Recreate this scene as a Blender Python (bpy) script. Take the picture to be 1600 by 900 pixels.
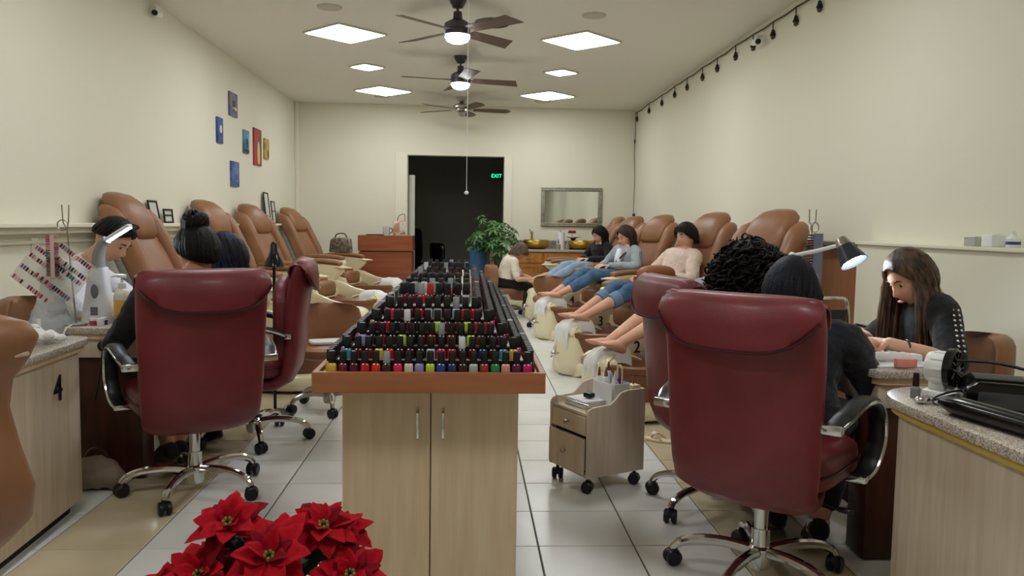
import bpy, bmesh, math, random
from mathutils import Vector, Matrix, noise
from math import sin, cos, pi, radians as R

for o in list(bpy.data.objects): bpy.data.objects.remove(o, do_unlink=True)
SC = bpy.context.scene
C = SC.collection

# ------------------------------------------------------------ camera, world, exposure
cam_data = bpy.data.cameras.new('camera')
cam_data.sensor_width = 36.0
cam_data.lens = 1242.0 / 1600.0 * 36.0
cam_data.clip_start = 0.05
cam = bpy.data.objects.new('camera', cam_data)
C.objects.link(cam)
cam.matrix_world = (Matrix.Translation((0, 0, 1.25)) @ Matrix.Rotation(R(-3.14975), 4, 'Z')
                    @ Matrix.Rotation(R(90 - 4.55445), 4, 'X') @ Matrix.Rotation(R(0.9), 4, 'Z'))
SC.camera = cam
world = bpy.data.worlds.new('world'); SC.world = world
world.use_nodes = True
world.node_tree.nodes['Background'].inputs[0].default_value = (0.02, 0.022, 0.03, 1)
world.node_tree.nodes['Background'].inputs[1].default_value = 0.3
SC.view_settings.view_transform = 'Standard'
SC.view_settings.look = 'None'
SC.view_settings.gamma = 1.0
SC.view_settings.use_curve_mapping = False
SC.view_settings.exposure = 0.88
PANEL_EMISSION = 12.0          # strength of the square ceiling light panels

# ------------------------------------------------------------ materials
def lin(c):
    out = []
    for v in c[:3]:
        v /= 255.0
        out.append(v / 12.92 if v <= 0.04045 else ((v + 0.055) / 1.055) ** 2.4)
    return tuple(out) + (1.0,)

MATS = {}
def mat(name, col, rough=0.5, metal=0.0, col2=None, scale=20.0, stretch=(1, 1, 1), mix=(0.35, 0.65), detail=4.0,
        bump=0.0, bscale=None, kind='noise', coat=0.0, trans=0.0, ior=1.45, alpha=1.0, emit=None, estr=0.0, sheen=0.0,
        spec=0.5, coords='Object', sss=0.0):
    if name in MATS: return MATS[name]
    m = bpy.data.materials.new(name); m.use_nodes = True
    nt = m.node_tree; b = nt.nodes['Principled BSDF']
    b.inputs['Base Color'].default_value = lin(col)
    b.inputs['Roughness'].default_value = rough
    b.inputs['Metallic'].default_value = metal
    b.inputs['Coat Weight'].default_value = coat
    b.inputs['Coat Roughness'].default_value = 0.15
    b.inputs['Transmission Weight'].default_value = trans
    b.inputs['IOR'].default_value = ior
    b.inputs['Alpha'].default_value = alpha
    b.inputs['Sheen Weight'].default_value = sheen
    b.inputs['Specular IOR Level'].default_value = spec
    if sss:
        b.inputs['Subsurface Weight'].default_value = sss
        b.inputs['Subsurface Radius'].default_value = (0.01, 0.004, 0.002)
    if emit:
        b.inputs['Emission Color'].default_value = lin(emit)
        b.inputs['Emission Strength'].default_value = estr
    if col2 or bump:
        tc = nt.nodes.new('ShaderNodeTexCoord'); mp = nt.nodes.new('ShaderNodeMapping')
        mp.inputs['Scale'].default_value = stretch
        nt.links.new(tc.outputs[coords], mp.inputs['Vector'])
        def tex(sc):
            if kind == 'voronoi':
                t = nt.nodes.new('ShaderNodeTexVoronoi'); t.inputs['Scale'].default_value = sc
                o = t.outputs['Color']
            else:
                t = nt.nodes.new('ShaderNodeTexNoise'); t.inputs['Scale'].default_value = sc
                t.inputs['Detail'].default_value = detail; o = t.outputs['Fac']
            nt.links.new(mp.outputs['Vector'], t.inputs['Vector'])
            return o
        if col2:
            o = tex(scale)
            r = nt.nodes.new('ShaderNodeValToRGB')
            r.color_ramp.elements[0].position = mix[0]; r.color_ramp.elements[1].position = mix[1]
            r.color_ramp.elements[0].color = lin(col); r.color_ramp.elements[1].color = lin(col2)
            nt.links.new(o, r.inputs['Fac']); nt.links.new(r.outputs['Color'], b.inputs['Base Color'])
        if bump:
            o = tex(bscale or scale)
            bp = nt.nodes.new('ShaderNodeBump'); bp.inputs['Strength'].default_value = bump
            bp.inputs['Distance'].default_value = 0.01
            nt.links.new(o, bp.inputs['Height']); nt.links.new(bp.outputs['Normal'], b.inputs['Normal'])
    MATS[name] = m
    return m

# ------------------------------------------------------------ mesh builder
def V(*a): return Vector(a[0]) if len(a) == 1 else Vector(a)
def frame(o, f, up=(0, 0, 1)):
    """matrix whose y axis is f, z near up"""
    f = V(f).normalized(); up = V(up)
    x = f.cross(up)
    if x.length < 1e-5: x = f.cross(V(0, 1, 0.01))
    x.normalize(); z = x.cross(f).normalized()
    m = Matrix((x, f, z)).transposed().to_4x4(); m.translation = V(o)
    return m

class B:
    def __init__(s): s.v = []; s.f = []; s.M = Matrix.Identity(4)
    def at(s, m): s.M = m; return s
    def add(s, vs, fs):
        k = len(s.v); M = s.M
        s.v += [M @ V(p) for p in vs]; s.f += [tuple(i + k for i in f) for f in fs]; return s
    def bmadd(s, bm):
        bm.verts.index_update()
        s.add([v.co.copy() for v in bm.verts], [[v.index for v in f.verts] for f in bm.faces]); bm.free(); return s
    def box(s, c, d, bev=0.0, rot=None, seg=2):
        bm = bmesh.new(); bmesh.ops.create_cube(bm, size=1.0)
        for v in bm.verts: v.co = V(v.co.x * d[0], v.co.y * d[1], v.co.z * d[2])
        if bev: bmesh.ops.bevel(bm, geom=bm.edges[:], offset=min(bev, min(d) * 0.49), segments=seg, profile=0.5, affect='EDGES', clamp_overlap=True)
        m = Matrix.Translation(V(c)) @ (rot.to_4x4() if rot else Matrix.Identity(4))
        for v in bm.verts: v.co = m @ v.co
        return s.bmadd(bm)
    def prism(s, poly, a, b, axis='y', bev=0.0, seg=2):
        """polygon in the two other axes (x,z for y; y,z for x; x,y for z), extruded from a to b"""
        def p3(p, t):
            return {'y': (p[0], t, p[1]), 'x': (t, p[0], p[1]), 'z': (p[0], p[1], t)}[axis]
        bm = bmesh.new(); n = len(poly)
        A = [bm.verts.new(p3(p, a)) for p in poly]; Bv = [bm.verts.new(p3(p, b)) for p in poly]
        bm.faces.new(A); bm.faces.new(Bv[::-1])
        for i in range(n): bm.faces.new((A[i], Bv[i], Bv[(i + 1) % n], A[(i + 1) % n]))
        bmesh.ops.recalc_face_normals(bm, faces=bm.faces[:])
        if bev:
            bmesh.ops.bevel(bm, geom=bm.edges[:], offset=bev, segments=seg, profile=0.5, affect='EDGES', clamp_overlap=True)
        return s.bmadd(bm)
    def loft(s, rings, cap=True, close=False):
        n = len(rings[0]); vs = [p for r in rings for p in r]; fs = []
        m = len(rings)
        for i in range(m if close else m - 1):
            j = (i + 1) % m
            for k in range(n):
                l = (k + 1) % n
                fs.append((i * n + k, i * n + l, j * n + l, j * n + k))
        if cap and not close:
            fs.append(tuple(range(n))[::-1]); fs.append(tuple((m - 1) * n + k for k in range(n)))
        return s.add(vs, fs)
    def tube(s, pts, r, n=8, closed=False, flat=1.0, up=None):
        pts = [V(p) for p in pts]; m = len(pts)
        rs = r if isinstance(r, (list, tuple)) else [r] * m
        rings = []; u = V(up) if up else None
        for i, p in enumerate(pts):
            a = pts[(i - 1) % m] if (closed or i > 0) else p
            b = pts[(i + 1) % m] if (closed or i < m - 1) else p
            t = (b - a)
            t = t.normalized() if t.length > 1e-9 else V(0, 0, 1)
            if u is None:
                u = V(0, 0, 1) if abs(t.z) < 0.9 else V(1, 0, 0)
            x = t.cross(u)
            if x.length < 1e-6: x = t.orthogonal()
            x.normalize(); y = x.cross(t).normalized()
            if not up: u = y
            rings.append([p + x * cos(2 * pi * k / n) * rs[i] + y * sin(2 * pi * k / n) * rs[i] * flat for k in range(n)])
        return s.loft(rings, cap=not closed, close=closed)
    def cyl(s, a, b, r, r2=None, n=16):
        return s.tube([a, b], [r, r if r2 is None else r2], n)
    def lathe(s, prof, n=20, m=None):
        """profile of (radius, z)"""
        rings = [[V(max(r, 1e-4) * cos(2 * pi * k / n), max(r, 1e-4) * sin(2 * pi * k / n), z) for k in range(n)] for r, z in prof]
        if m is not None: rings = [[m @ p for p in r] for r in rings]
        return s.loft(rings)
    def ell(s, c, d, n=20, m=12, e1=1.0, e2=1.0, rot=None):
        """(super)ellipsoid, exponents below 1 make it boxier"""
        def sp(x, e): return math.copysign(abs(x) ** e, x)
        rings = []
        Rm = rot.to_3x3() if rot else Matrix.Identity(3)
        for i in range(m + 1):
            ph = -pi / 2 + pi * i / m
            ph = max(-pi / 2 + 0.02, min(pi / 2 - 0.02, ph))
            rings.append([V(c) + Rm @ V(d[0] * sp(cos(ph), e1) * sp(cos(2 * pi * k / n), e2),
                                        d[1] * sp(cos(ph), e1) * sp(sin(2 * pi * k / n), e2),
                                        d[2] * sp(sin(ph), e1)) for k in range(n)])
        return s.loft(rings)
    def sheet(s, rows, th=0.0):
        """grid of points; th gives thickness along z-ish normals"""
        m, n = len(rows), len(rows[0])
        top = [V(p) for r in rows for p in r]
        fs = [(i * n + j, i * n + j + 1, (i + 1) * n + j + 1, (i + 1) * n + j) for i in range(m - 1) for j in range(n - 1)]
        if not th: return s.add(top, fs)
        nor = [V(0, 0, 0) for _ in top]
        for f in fs:
            q = (top[f[1]] - top[f[0]]).cross(top[f[3]] - top[f[0]])
            for i in f: nor[i] += q
        bot = [p - (q.normalized() if q.length > 1e-12 else V(0, 0, 1)) * th for p, q in zip(top, nor)]
        k = len(top)
        fs2 = [tuple(i + k for i in f[::-1]) for f in fs]
        edge = [(0, j) for j in range(n)] + [(i, n - 1) for i in range(1, m)] + [(m - 1, j) for j in range(n - 2, -1, -1)] + [(i, 0) for i in range(m - 2, 0, -1)]
        e = [i * n + j for i, j in edge]
        fs3 = [(e[i], e[i] + k, e[(i + 1) % len(e)] + k, e[(i + 1) % len(e)]) for i in range(len(e))]
        return s.add(top + bot, fs + fs2 + fs3)
    def mesh(s, name):
        me = bpy.data.meshes.new(name); me.from_pydata([tuple(p) for p in s.v], [], s.f); me.update(); return me
    def build(s, name, m, parent=None, smooth=35, label=None, fix=True):
        me = s.mesh(name)
        if fix:
            bm = bmesh.new(); bm.from_mesh(me); bmesh.ops.recalc_face_normals(bm, faces=bm.faces[:]); bm.to_mesh(me); bm.free()
        if smooth:
            me.shade_smooth()
            if smooth < 180: me.set_sharp_from_angle(angle=R(smooth))
        o = bpy.data.objects.new(name, me); C.objects.link(o)
        for q in (m if isinstance(m, (list, tuple)) else [m]): me.materials.append(q)
        if parent is not None: o.parent = parent
        if label: o['label'] = label
        return o

def thing(name, label, cat, loc=(0, 0, 0), rz=0.0, group=None):
    o = bpy.data.objects.new(name, None); C.objects.link(o)
    o.empty_display_size = 0.1
    o.location = loc; o.rotation_euler = (0, 0, rz); o['label'] = label; o['category'] = cat
    if group: o['group'] = group
    return o
def tag(o, label, cat, group=None):
    o['label'] = label; o['category'] = cat
    if group: o['group'] = group
    return o
def struct(o, label=None):
    o['kind'] = 'structure'
    if label: o['label'] = label
    return o
def place(o, loc, rz=0.0):
    o.location = loc; o.rotation_euler = (0, 0, rz); return o
def dup(root, loc=None, rz=None, label=None, parent=None):
    r = root.copy(); C.objects.link(r)
    if parent is not None: r.parent = parent
    if loc is not None: r.location = loc
    if rz is not None: r.rotation_euler = (0, 0, rz)
    if label: r['label'] = label
    for ch in list(root.children): dup(ch, parent=r)
    return r
def remeshed(b, vox, smooth=3, wrinkle=None, name='tmp'):
    """voxel union of everything in the builder, returned as a smooth mesh"""
    me = b.mesh(name)
    bm = bmesh.new(); bm.from_mesh(me); bmesh.ops.recalc_face_normals(bm, faces=bm.faces[:]); bm.to_mesh(me); bm.free()
    o = bpy.data.objects.new(name, me); C.objects.link(o)
    r = o.modifiers.new('r', 'REMESH'); r.mode = 'VOXEL'; r.voxel_size = vox
    if smooth:
        q = o.modifiers.new('s', 'SMOOTH'); q.factor = 0.5; q.iterations = smooth
    dg = bpy.context.evaluated_depsgraph_get()
    out = bpy.data.meshes.new_from_object(o.evaluated_get(dg))
    bpy.data.objects.remove(o, do_unlink=True); bpy.data.meshes.remove(me)
    if wrinkle:
        amp, sc = wrinkle
        ns = [v.normal.copy() for v in out.vertices]
        for v, n in zip(out.vertices, ns):
            p = v.co * sc
            v.co += n * amp * (noise.noise(p) + 0.5 * noise.noise(p * 2.3))
    out.shade_smooth()
    return out
def meshobj(name, me, m, parent=None, label=None):
    me.name = name; me.materials.clear()
    for q in (m if isinstance(m, (list, tuple)) else [m]): me.materials.append(q)
    o = bpy.data.objects.new(name, me); C.objects.link(o)
    if parent is not None: o.parent = parent
    if label: o['label'] = label
    return o
def bez(p0, p1, p2, p3, n):
    p0, p1, p2, p3 = map(V, (p0, p1, p2, p3)); out = []
    for i in range(n + 1):
        t = i / n; u = 1 - t
        out.append(p0 * u ** 3 + p1 * 3 * u * u * t + p2 * 3 * u * t * t + p3 * t ** 3)
    return out
def spline(pts, sub=6):
    pts = [V(p) for p in pts]; out = []
    for i in range(len(pts) - 1):
        a = pts[max(i - 1, 0)]; b = pts[i]; c = pts[i + 1]; d = pts[min(i + 2, len(pts) - 1)]
        for k in range(sub):
            t = k / sub
            out.append(0.5 * ((2 * b) + (c - a) * t + (2 * a - 5 * b + 4 * c - d) * t * t + (3 * b - a - 3 * c + d) * t ** 3))
    out.append(pts[-1]); return out
def rrect(w, h, r, n=5, cx=0, cy=0):
    out = []
    for (sx, sy, a0) in ((1, 1, 0), (-1, 1, pi / 2), (-1, -1, pi), (1, -1, 3 * pi / 2)):
        for k in range(n + 1):
            a = a0 + pi / 2 * k / n
            out.append((cx + sx * (w / 2 - r) + r * cos(a), cy + sy * (h / 2 - r) + r * sin(a)))
    return out
ORD = ['first', 'second', 'third', 'fourth', 'fifth', 'sixth', 'seventh', 'eighth', 'ninth', 'tenth', 'eleventh', 'twelfth',
       'thirteenth', 'fourteenth', 'fifteenth', 'sixteenth', 'seventeenth', 'eighteenth', 'nineteenth', 'twentieth']
def ordw(i):
    if i < 20: return ORD[i]
    tens = ['', '', 'twenty', 'thirty', 'forty', 'fifty', 'sixty', 'seventy', 'eighty']
    t, u = divmod(i + 1, 10)
    if u == 0: return {2: 'twentieth', 3: 'thirtieth', 4: 'fortieth', 5: 'fiftieth', 6: 'sixtieth', 7: 'seventieth', 8: 'eightieth'}[t]
    return tens[t] + '-' + ORD[u - 1]

# palette
M_wall = mat('cream wall paint', (232, 228, 209), 0.75, bump=0.06, bscale=60)
M_ceil = mat('ceiling paint', (234, 231, 219), 0.85, bump=0.12, bscale=90)
M_white = mat('white plastic', (238, 238, 234), 0.4)
M_trimw = mat('painted trim', (236, 231, 212), 0.5)
M_black = mat('black plastic', (18, 18, 20), 0.4)
M_blackg = mat('glossy black plastic', (12, 12, 14), 0.18)
M_chrome = mat('chrome', (215, 215, 215), 0.12, 1.0)
M_steel = mat('brushed steel', (170, 165, 155), 0.32, 1.0)
M_iron = mat('dark metal', (62, 52, 48), 0.4, 0.7)
M_red = mat('oxblood leather', (122, 42, 48), 0.42, col2=(110, 35, 41), scale=6, bump=0.12, bscale=260, coat=0.08)
M_tan = mat('tan leather', (152, 106, 74), 0.4, col2=(140, 96, 66), scale=5, bump=0.08, bscale=240)
M_tan2 = mat('brown vinyl', (128, 82, 52), 0.35, col2=(118, 72, 44), scale=5, bump=0.05, bscale=200)
M_cream = mat('cream fibreglass', (236, 226, 190), 0.25, coat=0.2)
M_greysh = mat('grey shell plastic', (128, 130, 122), 0.45)
M_granite = mat('speckled granite', (140, 124, 112), 0.25, col2=(214, 204, 190), scale=330, mix=(0.25, 0.7), kind='voronoi')
M_maple = mat('pale maple laminate', (222, 200, 166), 0.42, col2=(212, 186, 150), scale=5, stretch=(7, 7, 0.5), detail=6)
M_maple2 = mat('greyed maple laminate', (214, 198, 176), 0.42, col2=(200, 182, 158), scale=5, stretch=(7, 7, 0.5), detail=6)
M_cherry = mat('cherry wood', (174, 112, 74), 0.38, col2=(160, 98, 62), scale=4, stretch=(0.6, 6, 8), detail=6)
M_redwood = mat('reception cherry veneer', (158, 90, 58), 0.35, col2=(142, 76, 46), scale=3, stretch=(0.5, 5, 6), detail=6)
M_dkwood = mat('dark mahogany', (78, 40, 26), 0.4, col2=(58, 28, 18), scale=4, stretch=(5, 5, 0.6), detail=6)
M_oak = mat('honey oak', (196, 138, 72), 0.4, col2=(176, 116, 56), scale=4, stretch=(6, 6, 0.6), detail=6)
M_towel = mat('white terry towel', (240, 240, 238), 0.95, bump=0.5, bscale=220, sheen=0.3)
M_skin = mat('light skin', (226, 176, 150), 0.5, col2=(216, 162, 136), scale=8, sss=0.08)
M_skin2 = mat('warm skin', (205, 150, 120), 0.5, col2=(192, 134, 104), scale=8, sss=0.08)
M_hairb = mat('black hair', (14, 11, 10), 0.5, col2=(24, 18, 16), scale=30, bump=0.4, bscale=120, spec=0.25)
M_hairbr = mat('dark brown hair', (38, 24, 18), 0.5, col2=(70, 46, 32), scale=14, bump=0.4, bscale=120, spec=0.3)
M_hairblue = mat('blue-black hair', (14, 12, 14), 0.5, col2=(22, 28, 52), scale=6, bump=0.4, bscale=120, spec=0.25)
M_hairgr = mat('brown grey hair', (84, 70, 54), 0.5, col2=(112, 96, 76), scale=14, bump=0.4, bscale=120)
M_blackcl = mat('black cloth', (18, 18, 20), 0.9, bump=0.3, bscale=150, sheen=0.15)
M_navycl = mat('dark navy cloth', (28, 30, 38), 0.9, bump=0.4, bscale=110, sheen=0.15)
M_whitecl = mat('white cloth', (226, 230, 238), 0.85, bump=0.3, bscale=120)
M_creamcl = mat('cream knit', (236, 226, 208), 0.9, bump=0.35, bscale=160)
M_pinkcl = mat('blush knit', (226, 204, 190), 0.9, bump=0.35, bscale=120)
M_greycl = mat('grey knit', (158, 168, 172), 0.9, bump=0.4, bscale=140)
M_jeans = mat('blue denim', (58, 88, 122), 0.85, col2=(84, 116, 150), scale=10, bump=0.3, bscale=260)
M_jeansl = mat('light denim', (132, 160, 190), 0.85, col2=(160, 184, 208), scale=10, bump=0.3, bscale=260)
M_jeansd = mat('denim cuff', (112, 138, 168), 0.85, bump=0.3, bscale=260)
M_glass = mat('clear plastic', (235, 238, 240), 0.08, trans=0.9, ior=1.3)
M_leaf = mat('green leaf', (52, 92, 44), 0.4, col2=(84, 130, 66), scale=8)
M_dkleaf = mat('dark green leaf', (30, 52, 34), 0.45, col2=(46, 74, 46), scale=12)
M_brass = mat('hammered brass', (176, 142, 66), 0.28, 1.0, bump=0.3, bscale=60)

# ============================================================ THE SETTING
XL, XR, YB, YF, ZC = -2.78, 2.70, 13.0, -2.6, 3.14
def tile_mat(name, a, b):
    m = mat(name, a, 0.24, col2=b, scale=3.0, mix=(0.3, 0.7), spec=0.5)
    nt = m.node_tree; bs = nt.nodes['Principled BSDF']
    src = bs.inputs['Base Color'].links[0].from_socket
    oi = nt.nodes.new('ShaderNodeObjectInfo')
    mr = nt.nodes.new('ShaderNodeMapRange'); mr.inputs['To Min'].default_value = 0.92; mr.inputs['To Max'].default_value = 1.03
    nt.links.new(oi.outputs['Random'], mr.inputs['Value'])
    hs = nt.nodes.new('ShaderNodeHueSaturation')
    nt.links.new(src, hs.inputs['Color']); nt.links.new(mr.outputs['Result'], hs.inputs['Value'])
    nt.links.new(hs.outputs['Color'], bs.inputs['Base Color'])
    return m
M_tilew = tile_mat('white floor tile', (234, 234, 230), (224, 224, 219))
M_tilet = tile_mat('tan floor tile', (214, 200, 170), (198, 182, 150))
M_grout = mat('grey grout', (96, 92, 84), 0.9)
floor = struct(B().box(((XL + XR) / 2, (YB + YF) / 2, -0.056), (XR - XL + 0.4, YB - YF + 0.4, 0.1)).build('floor', M_grout, smooth=0), 'white and tan tiled floor with dark grout')
T = 0.378; TX0 = 0.284; TY0 = 3.005
def tile_mesh(m, nm):
    b = B(); h = T / 2 - 0.003; c = 0.002
    b.add([(-h, -h, -0.006), (h, -h, -0.006), (h, h, -0.006), (-h, h, -0.006), (-h, -h, -c), (h, -h, -c), (h, h, -c), (-h, h, -c),
           (-h + c, -h + c, 0), (h - c, -h + c, 0), (h - c, h - c, 0), (-h + c, h - c, 0)],
          [(0, 1, 5, 4), (1, 2, 6, 5), (2, 3, 7, 6), (3, 0, 4, 7), (4, 5, 9, 8), (5, 6, 10, 9), (6, 7, 11, 10), (7, 4, 8, 11), (8, 9, 10, 11)])
    me = b.mesh(nm); me.materials.append(m); return me
TMW, TMT = tile_mesh(M_tilew, 'tile'), tile_mesh(M_tilet, 'tan_tile')
cells = []
cinv = cam.matrix_world.inverted()
for i in range(-9, 8):
    for j in range(-16, 29):
        cx, cy = TX0 + (i + 0.5) * T, TY0 + (j + 0.5) * T
        if not (XL + T * 0.3 < cx < XR - T * 0.3 and YF < cy < YB - T * 0.3): continue
        tan = i in (-5, 2)
        vis = False
        if cy > 0.5:
            for dx in (-0.5, 0, 0.5):
                for dy in (-0.5, 0.5):
                    p = cinv @ V(cx + dx * T, cy + dy * T, 0)
                    if p.z < -0.1 and abs(p.x / p.z) < 800 / 1242 and abs(p.y / p.z) < 450 / 1242: vis = True
        cells.append((not vis, cy, cx, tan))
cells.sort()
def clipx(cx): return cx
rest = {True: B(), False: B()}
for k, (nv, cy, cx, tan) in enumerate(cells):
    if k < 295 and not nv:
        o = bpy.data.objects.new('tan_tile' if tan else 'tile', TMT if tan else TMW); C.objects.link(o)
        o.parent = floor; o.location = (cx, cy, 0)
    else:
        h = T / 2 - 0.003
        rest[tan].add([(cx - h, cy - h, 0), (cx + h, cy - h, 0), (cx + h, cy + h, 0), (cx - h, cy + h, 0)], [(0, 1, 2, 3)])
for tan in (False, True):
    o = rest[tan].build('tan_tile_field' if tan else 'tile_field', M_tilet if tan else M_tilew, floor, smooth=0); o['kind'] = 'stuff'

struct(B().box(((XL + XR) / 2, (YB + YF) / 2, ZC + 0.05), (XR - XL + 0.4, YB - YF + 0.4, 0.1)).build('ceiling', M_ceil, smooth=0))
struct(B().box((XL - 0.05, (YB + YF) / 2, ZC / 2), (0.1, YB - YF, ZC)).build('wall_left', M_wall, smooth=0))
struct(B().box((XR + 0.05, (YB + YF) / 2, ZC / 2), (0.1, YB - YF, ZC)).build('wall_right', M_wall, smooth=0))
struct(B().box(((XL + XR) / 2, YF - 0.05, ZC / 2), (XR - XL, 0.1, ZC)).build('wall_front', M_wall, smooth=0))
DX0, DX1, DZ = -1.0, 0.557, 2.345
b = B()
b.box(((XL + DX0) / 2, YB + 0.1, ZC / 2), (DX0 - XL, 0.2, ZC)); b.box(((XR + DX1) / 2, YB + 0.1, ZC / 2), (XR - DX1, 0.2, ZC))
b.box(((DX0 + DX1) / 2, YB + 0.1, (ZC + DZ) / 2), (DX1 - DX0, 0.2, ZC - DZ))
struct(b.build('wall_back', M_wall, smooth=0))
# opening trim, corner pilaster, door casing of the room behind
struct(B().box((DX0 - 0.1, YB - 0.012, DZ / 2 + 0.018), (0.19, 0.024, DZ + 0.036), 0.004).build('trim_1', M_trimw, smooth=0), 'wide painted casing left of the dark opening')
struct(B().box((DX1 + 0.065, YB - 0.012, DZ / 2), (0.125, 0.024, DZ), 0.004).build('trim_2', M_trimw, smooth=0), 'narrow painted casing right of the dark opening')
struct(B().box((XL + 0.03, YB - 0.03, ZC / 2), (0.06, 0.06, ZC), 0.01).build('trim_3', M_trimw, smooth=0), 'vertical corner pipe cover at the back left')
struct(B().box((DX0 + 0.05, YB + 0.30, 1.02), (0.1, 0.12, 2.04), 0.01).build('trim_4', mat('jamb paint', (214, 212, 196), 0.5), smooth=0), 'inner door jamb in the dark opening')
# wall ledges
b = B(); b.box((XL + 0.06, 5.2, 1.20), (0.12, 15.4, 0.03), 0.006); b.box((XL + 0.035, 5.2, 1.165), (0.07, 15.4, 0.04), 0.006); b.box((XL + 0.012, 5.2, 1.09), (0.024, 15.4, 0.02), 0.004)
struct(b.build('trim_5', M_trimw, smooth=0), 'cream shelf ledge along the left wall')
b = B(); b.box((XR - 0.05, 1.3, 0.58), (0.1, 7.8, 1.16)); b.box((XR - 0.06, 1.3, 1.165), (0.12, 7.8, 0.02), 0.004)
struct(b.build('trim_6', M_wall, smooth=0), 'low cream half wall along the right wall')
M_wains = mat('brown wainscot panel', (160, 104, 66), 0.45, col2=(146, 92, 56), scale=4, stretch=(6, 6, 0.6))
wn = struct(B().box((XR - 0.012, 9.1, 0.56), (0.024, 7.7, 1.12)).build('trim_7', M_dkwood, smooth=0), 'brown panelled wainscot behind the right spa chairs')
for k in range(7):
    B().box((XR - 0.03, 5.8 + k * 1.1, 0.58), (0.02, 1.07, 1.06), 0.004).build('panel', M_wains, wn, smooth=0)
B().box((XR - 0.06, 9.1, 1.15), (0.12, 7.75, 0.03), 0.005).build('cap_rail', mat('taupe cap rail', (112, 96, 76), 0.5), wn, smooth=0)
struct(B().box((XL + 0.008, 5.2, 0.05), (0.016, 15.4, 0.1), 0.003).build('baseboard_left', M_trimw, smooth=0))
struct(B().box((XR - 0.106, 1.3, 0.05), (0.012, 7.8, 0.1), 0.003).build('baseboard_right', M_trimw, smooth=0))

# ---- the unlit room behind the opening
M_dark = mat('back room shade grey', (150, 145, 132), 0.9)  # the unlit room's shade is partly put into this grey
M_glowtint = mat('exit glow green tint', (110, 132, 124), 0.9)  # green glow of the exit sign painted into the wall colour
struct(B().box((0, 14.7, -0.05), (4.4, 3.0, 0.09)).build('floor_back_room', M_dark, smooth=0))
struct(B().box((-2.1, 14.7, 1.4), (0.1, 3.0, 2.8)).build('wall_back_room_left', M_dark, smooth=0))
struct(B().box((1.1, 14.7, 1.4), (0.1, 3.0, 2.8)).build('wall_back_room_right', M_glowtint, smooth=0))
struct(B().box((0, 16.2, 1.4), (4.4, 0.1, 2.8)).build('wall_back_room_end', M_dark, smooth=0))
struct(B().box((0, 14.7, 2.8), (4.4, 3.0, 0.1)).build('ceiling_back_room', M_dark, smooth=0))

def text_mesh(s, size, ext=0.0):
    cu = bpy.data.curves.new('t', 'FONT'); cu.body = s; cu.size = size; cu.extrude = ext; cu.align_x = 'CENTER'; cu.align_y = 'CENTER'
    o = bpy.data.objects.new('t', cu); C.objects.link(o)
    dg = bpy.context.evaluated_depsgraph_get(); me = bpy.data.meshes.new_from_object(o.evaluated_get(dg))
    bpy.data.objects.remove(o, do_unlink=True); return me
def text_obj(s, size, ext, name, m, parent, loc, rot):
    o = meshobj(name, text_mesh(s, size, ext), m, parent); o.location = loc; o.rotation_euler = rot; return o

ex = thing('exit_sign', 'lit green EXIT sign on the far wall of the dark back room', 'exit sign', (0.54, 16.14, 2.22))
B().box((0, -0.01, 0.0), (0.24, 0.03, 0.14), 0.006).build('housing', mat('sign black', (10, 26, 20), 0.5), ex)
text_obj('EXIT', 0.105, 0.003, 'lettering', mat('exit green glow', (20, 220, 140), 0.5, emit=(20, 235, 150), estr=1.6), ex, (0, -0.029, 0.0), (R(90), 0, 0))

# ---- ceiling panels
M_panel = mat('light panel diffuser', (255, 255, 255), 0.5, emit=(246, 250, 252), estr=PANEL_EMISSION)
M_pframe = mat('panel frame', (210, 208, 196), 0.5)
def ceiling_panel(x, y, s, label, rz=45):
    t = thing('ceiling_light', label, 'ceiling light', (x, y, ZC - 0.022), R(rz), 'square ceiling light panels')
    B().prism(rrect(s - 0.03, s - 0.03, 0.03), 0.0, 0.012, 'z').build('diffuser', M_panel, t, smooth=0)
    b = B()
    for sx, sy, w, h in ((0, 1, s, 0.016), (0, -1, s, 0.016), (1, 0, 0.016, s), (-1, 0, 0.016, s)):
        b.box((sx * s / 2, sy * s / 2, 0.012), (w + 0.016 if sx == 0 else w, h if sx == 0 else h, 0.02), 0.003)
    b.build('frame', M_pframe, t, smooth=0)
for (x, y, s, lb) in [(-1.26, 8.21, 0.58, 'large square light panel nearest on the left of the ceiling'), (1.12, 8.23, 0.58, 'large square light panel nearest on the right of the ceiling'),
                      (-1.26, 9.91, 0.30, 'small square light panel on the left of the ceiling'), (1.11, 9.93, 0.30, 'small square light panel on the right of the ceiling'),
                      (-1.25, 11.65, 0.58, 'large square light panel farthest back on the left of the ceiling'), (1.12, 11.72, 0.58, 'large square light panel farthest back on the right of the ceiling')]:
    ceiling_panel(x, y, s, lb)
for k, y in enumerate((4.75, 1.3)):
    for sd, x in (('left', -1.26), ('right', 1.12)):
        ceiling_panel(x, y, 0.58, 'large square light panel overhead on the %s, %s' % (sd, ('just above the frame', 'over the entrance side')[k]))
for sd, x in (('left', -1.26), ('right', 1.12)):
    ceiling_panel(x, 6.5, 0.30, 'small square light panel overhead on the %s above the frame' % sd)

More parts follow.
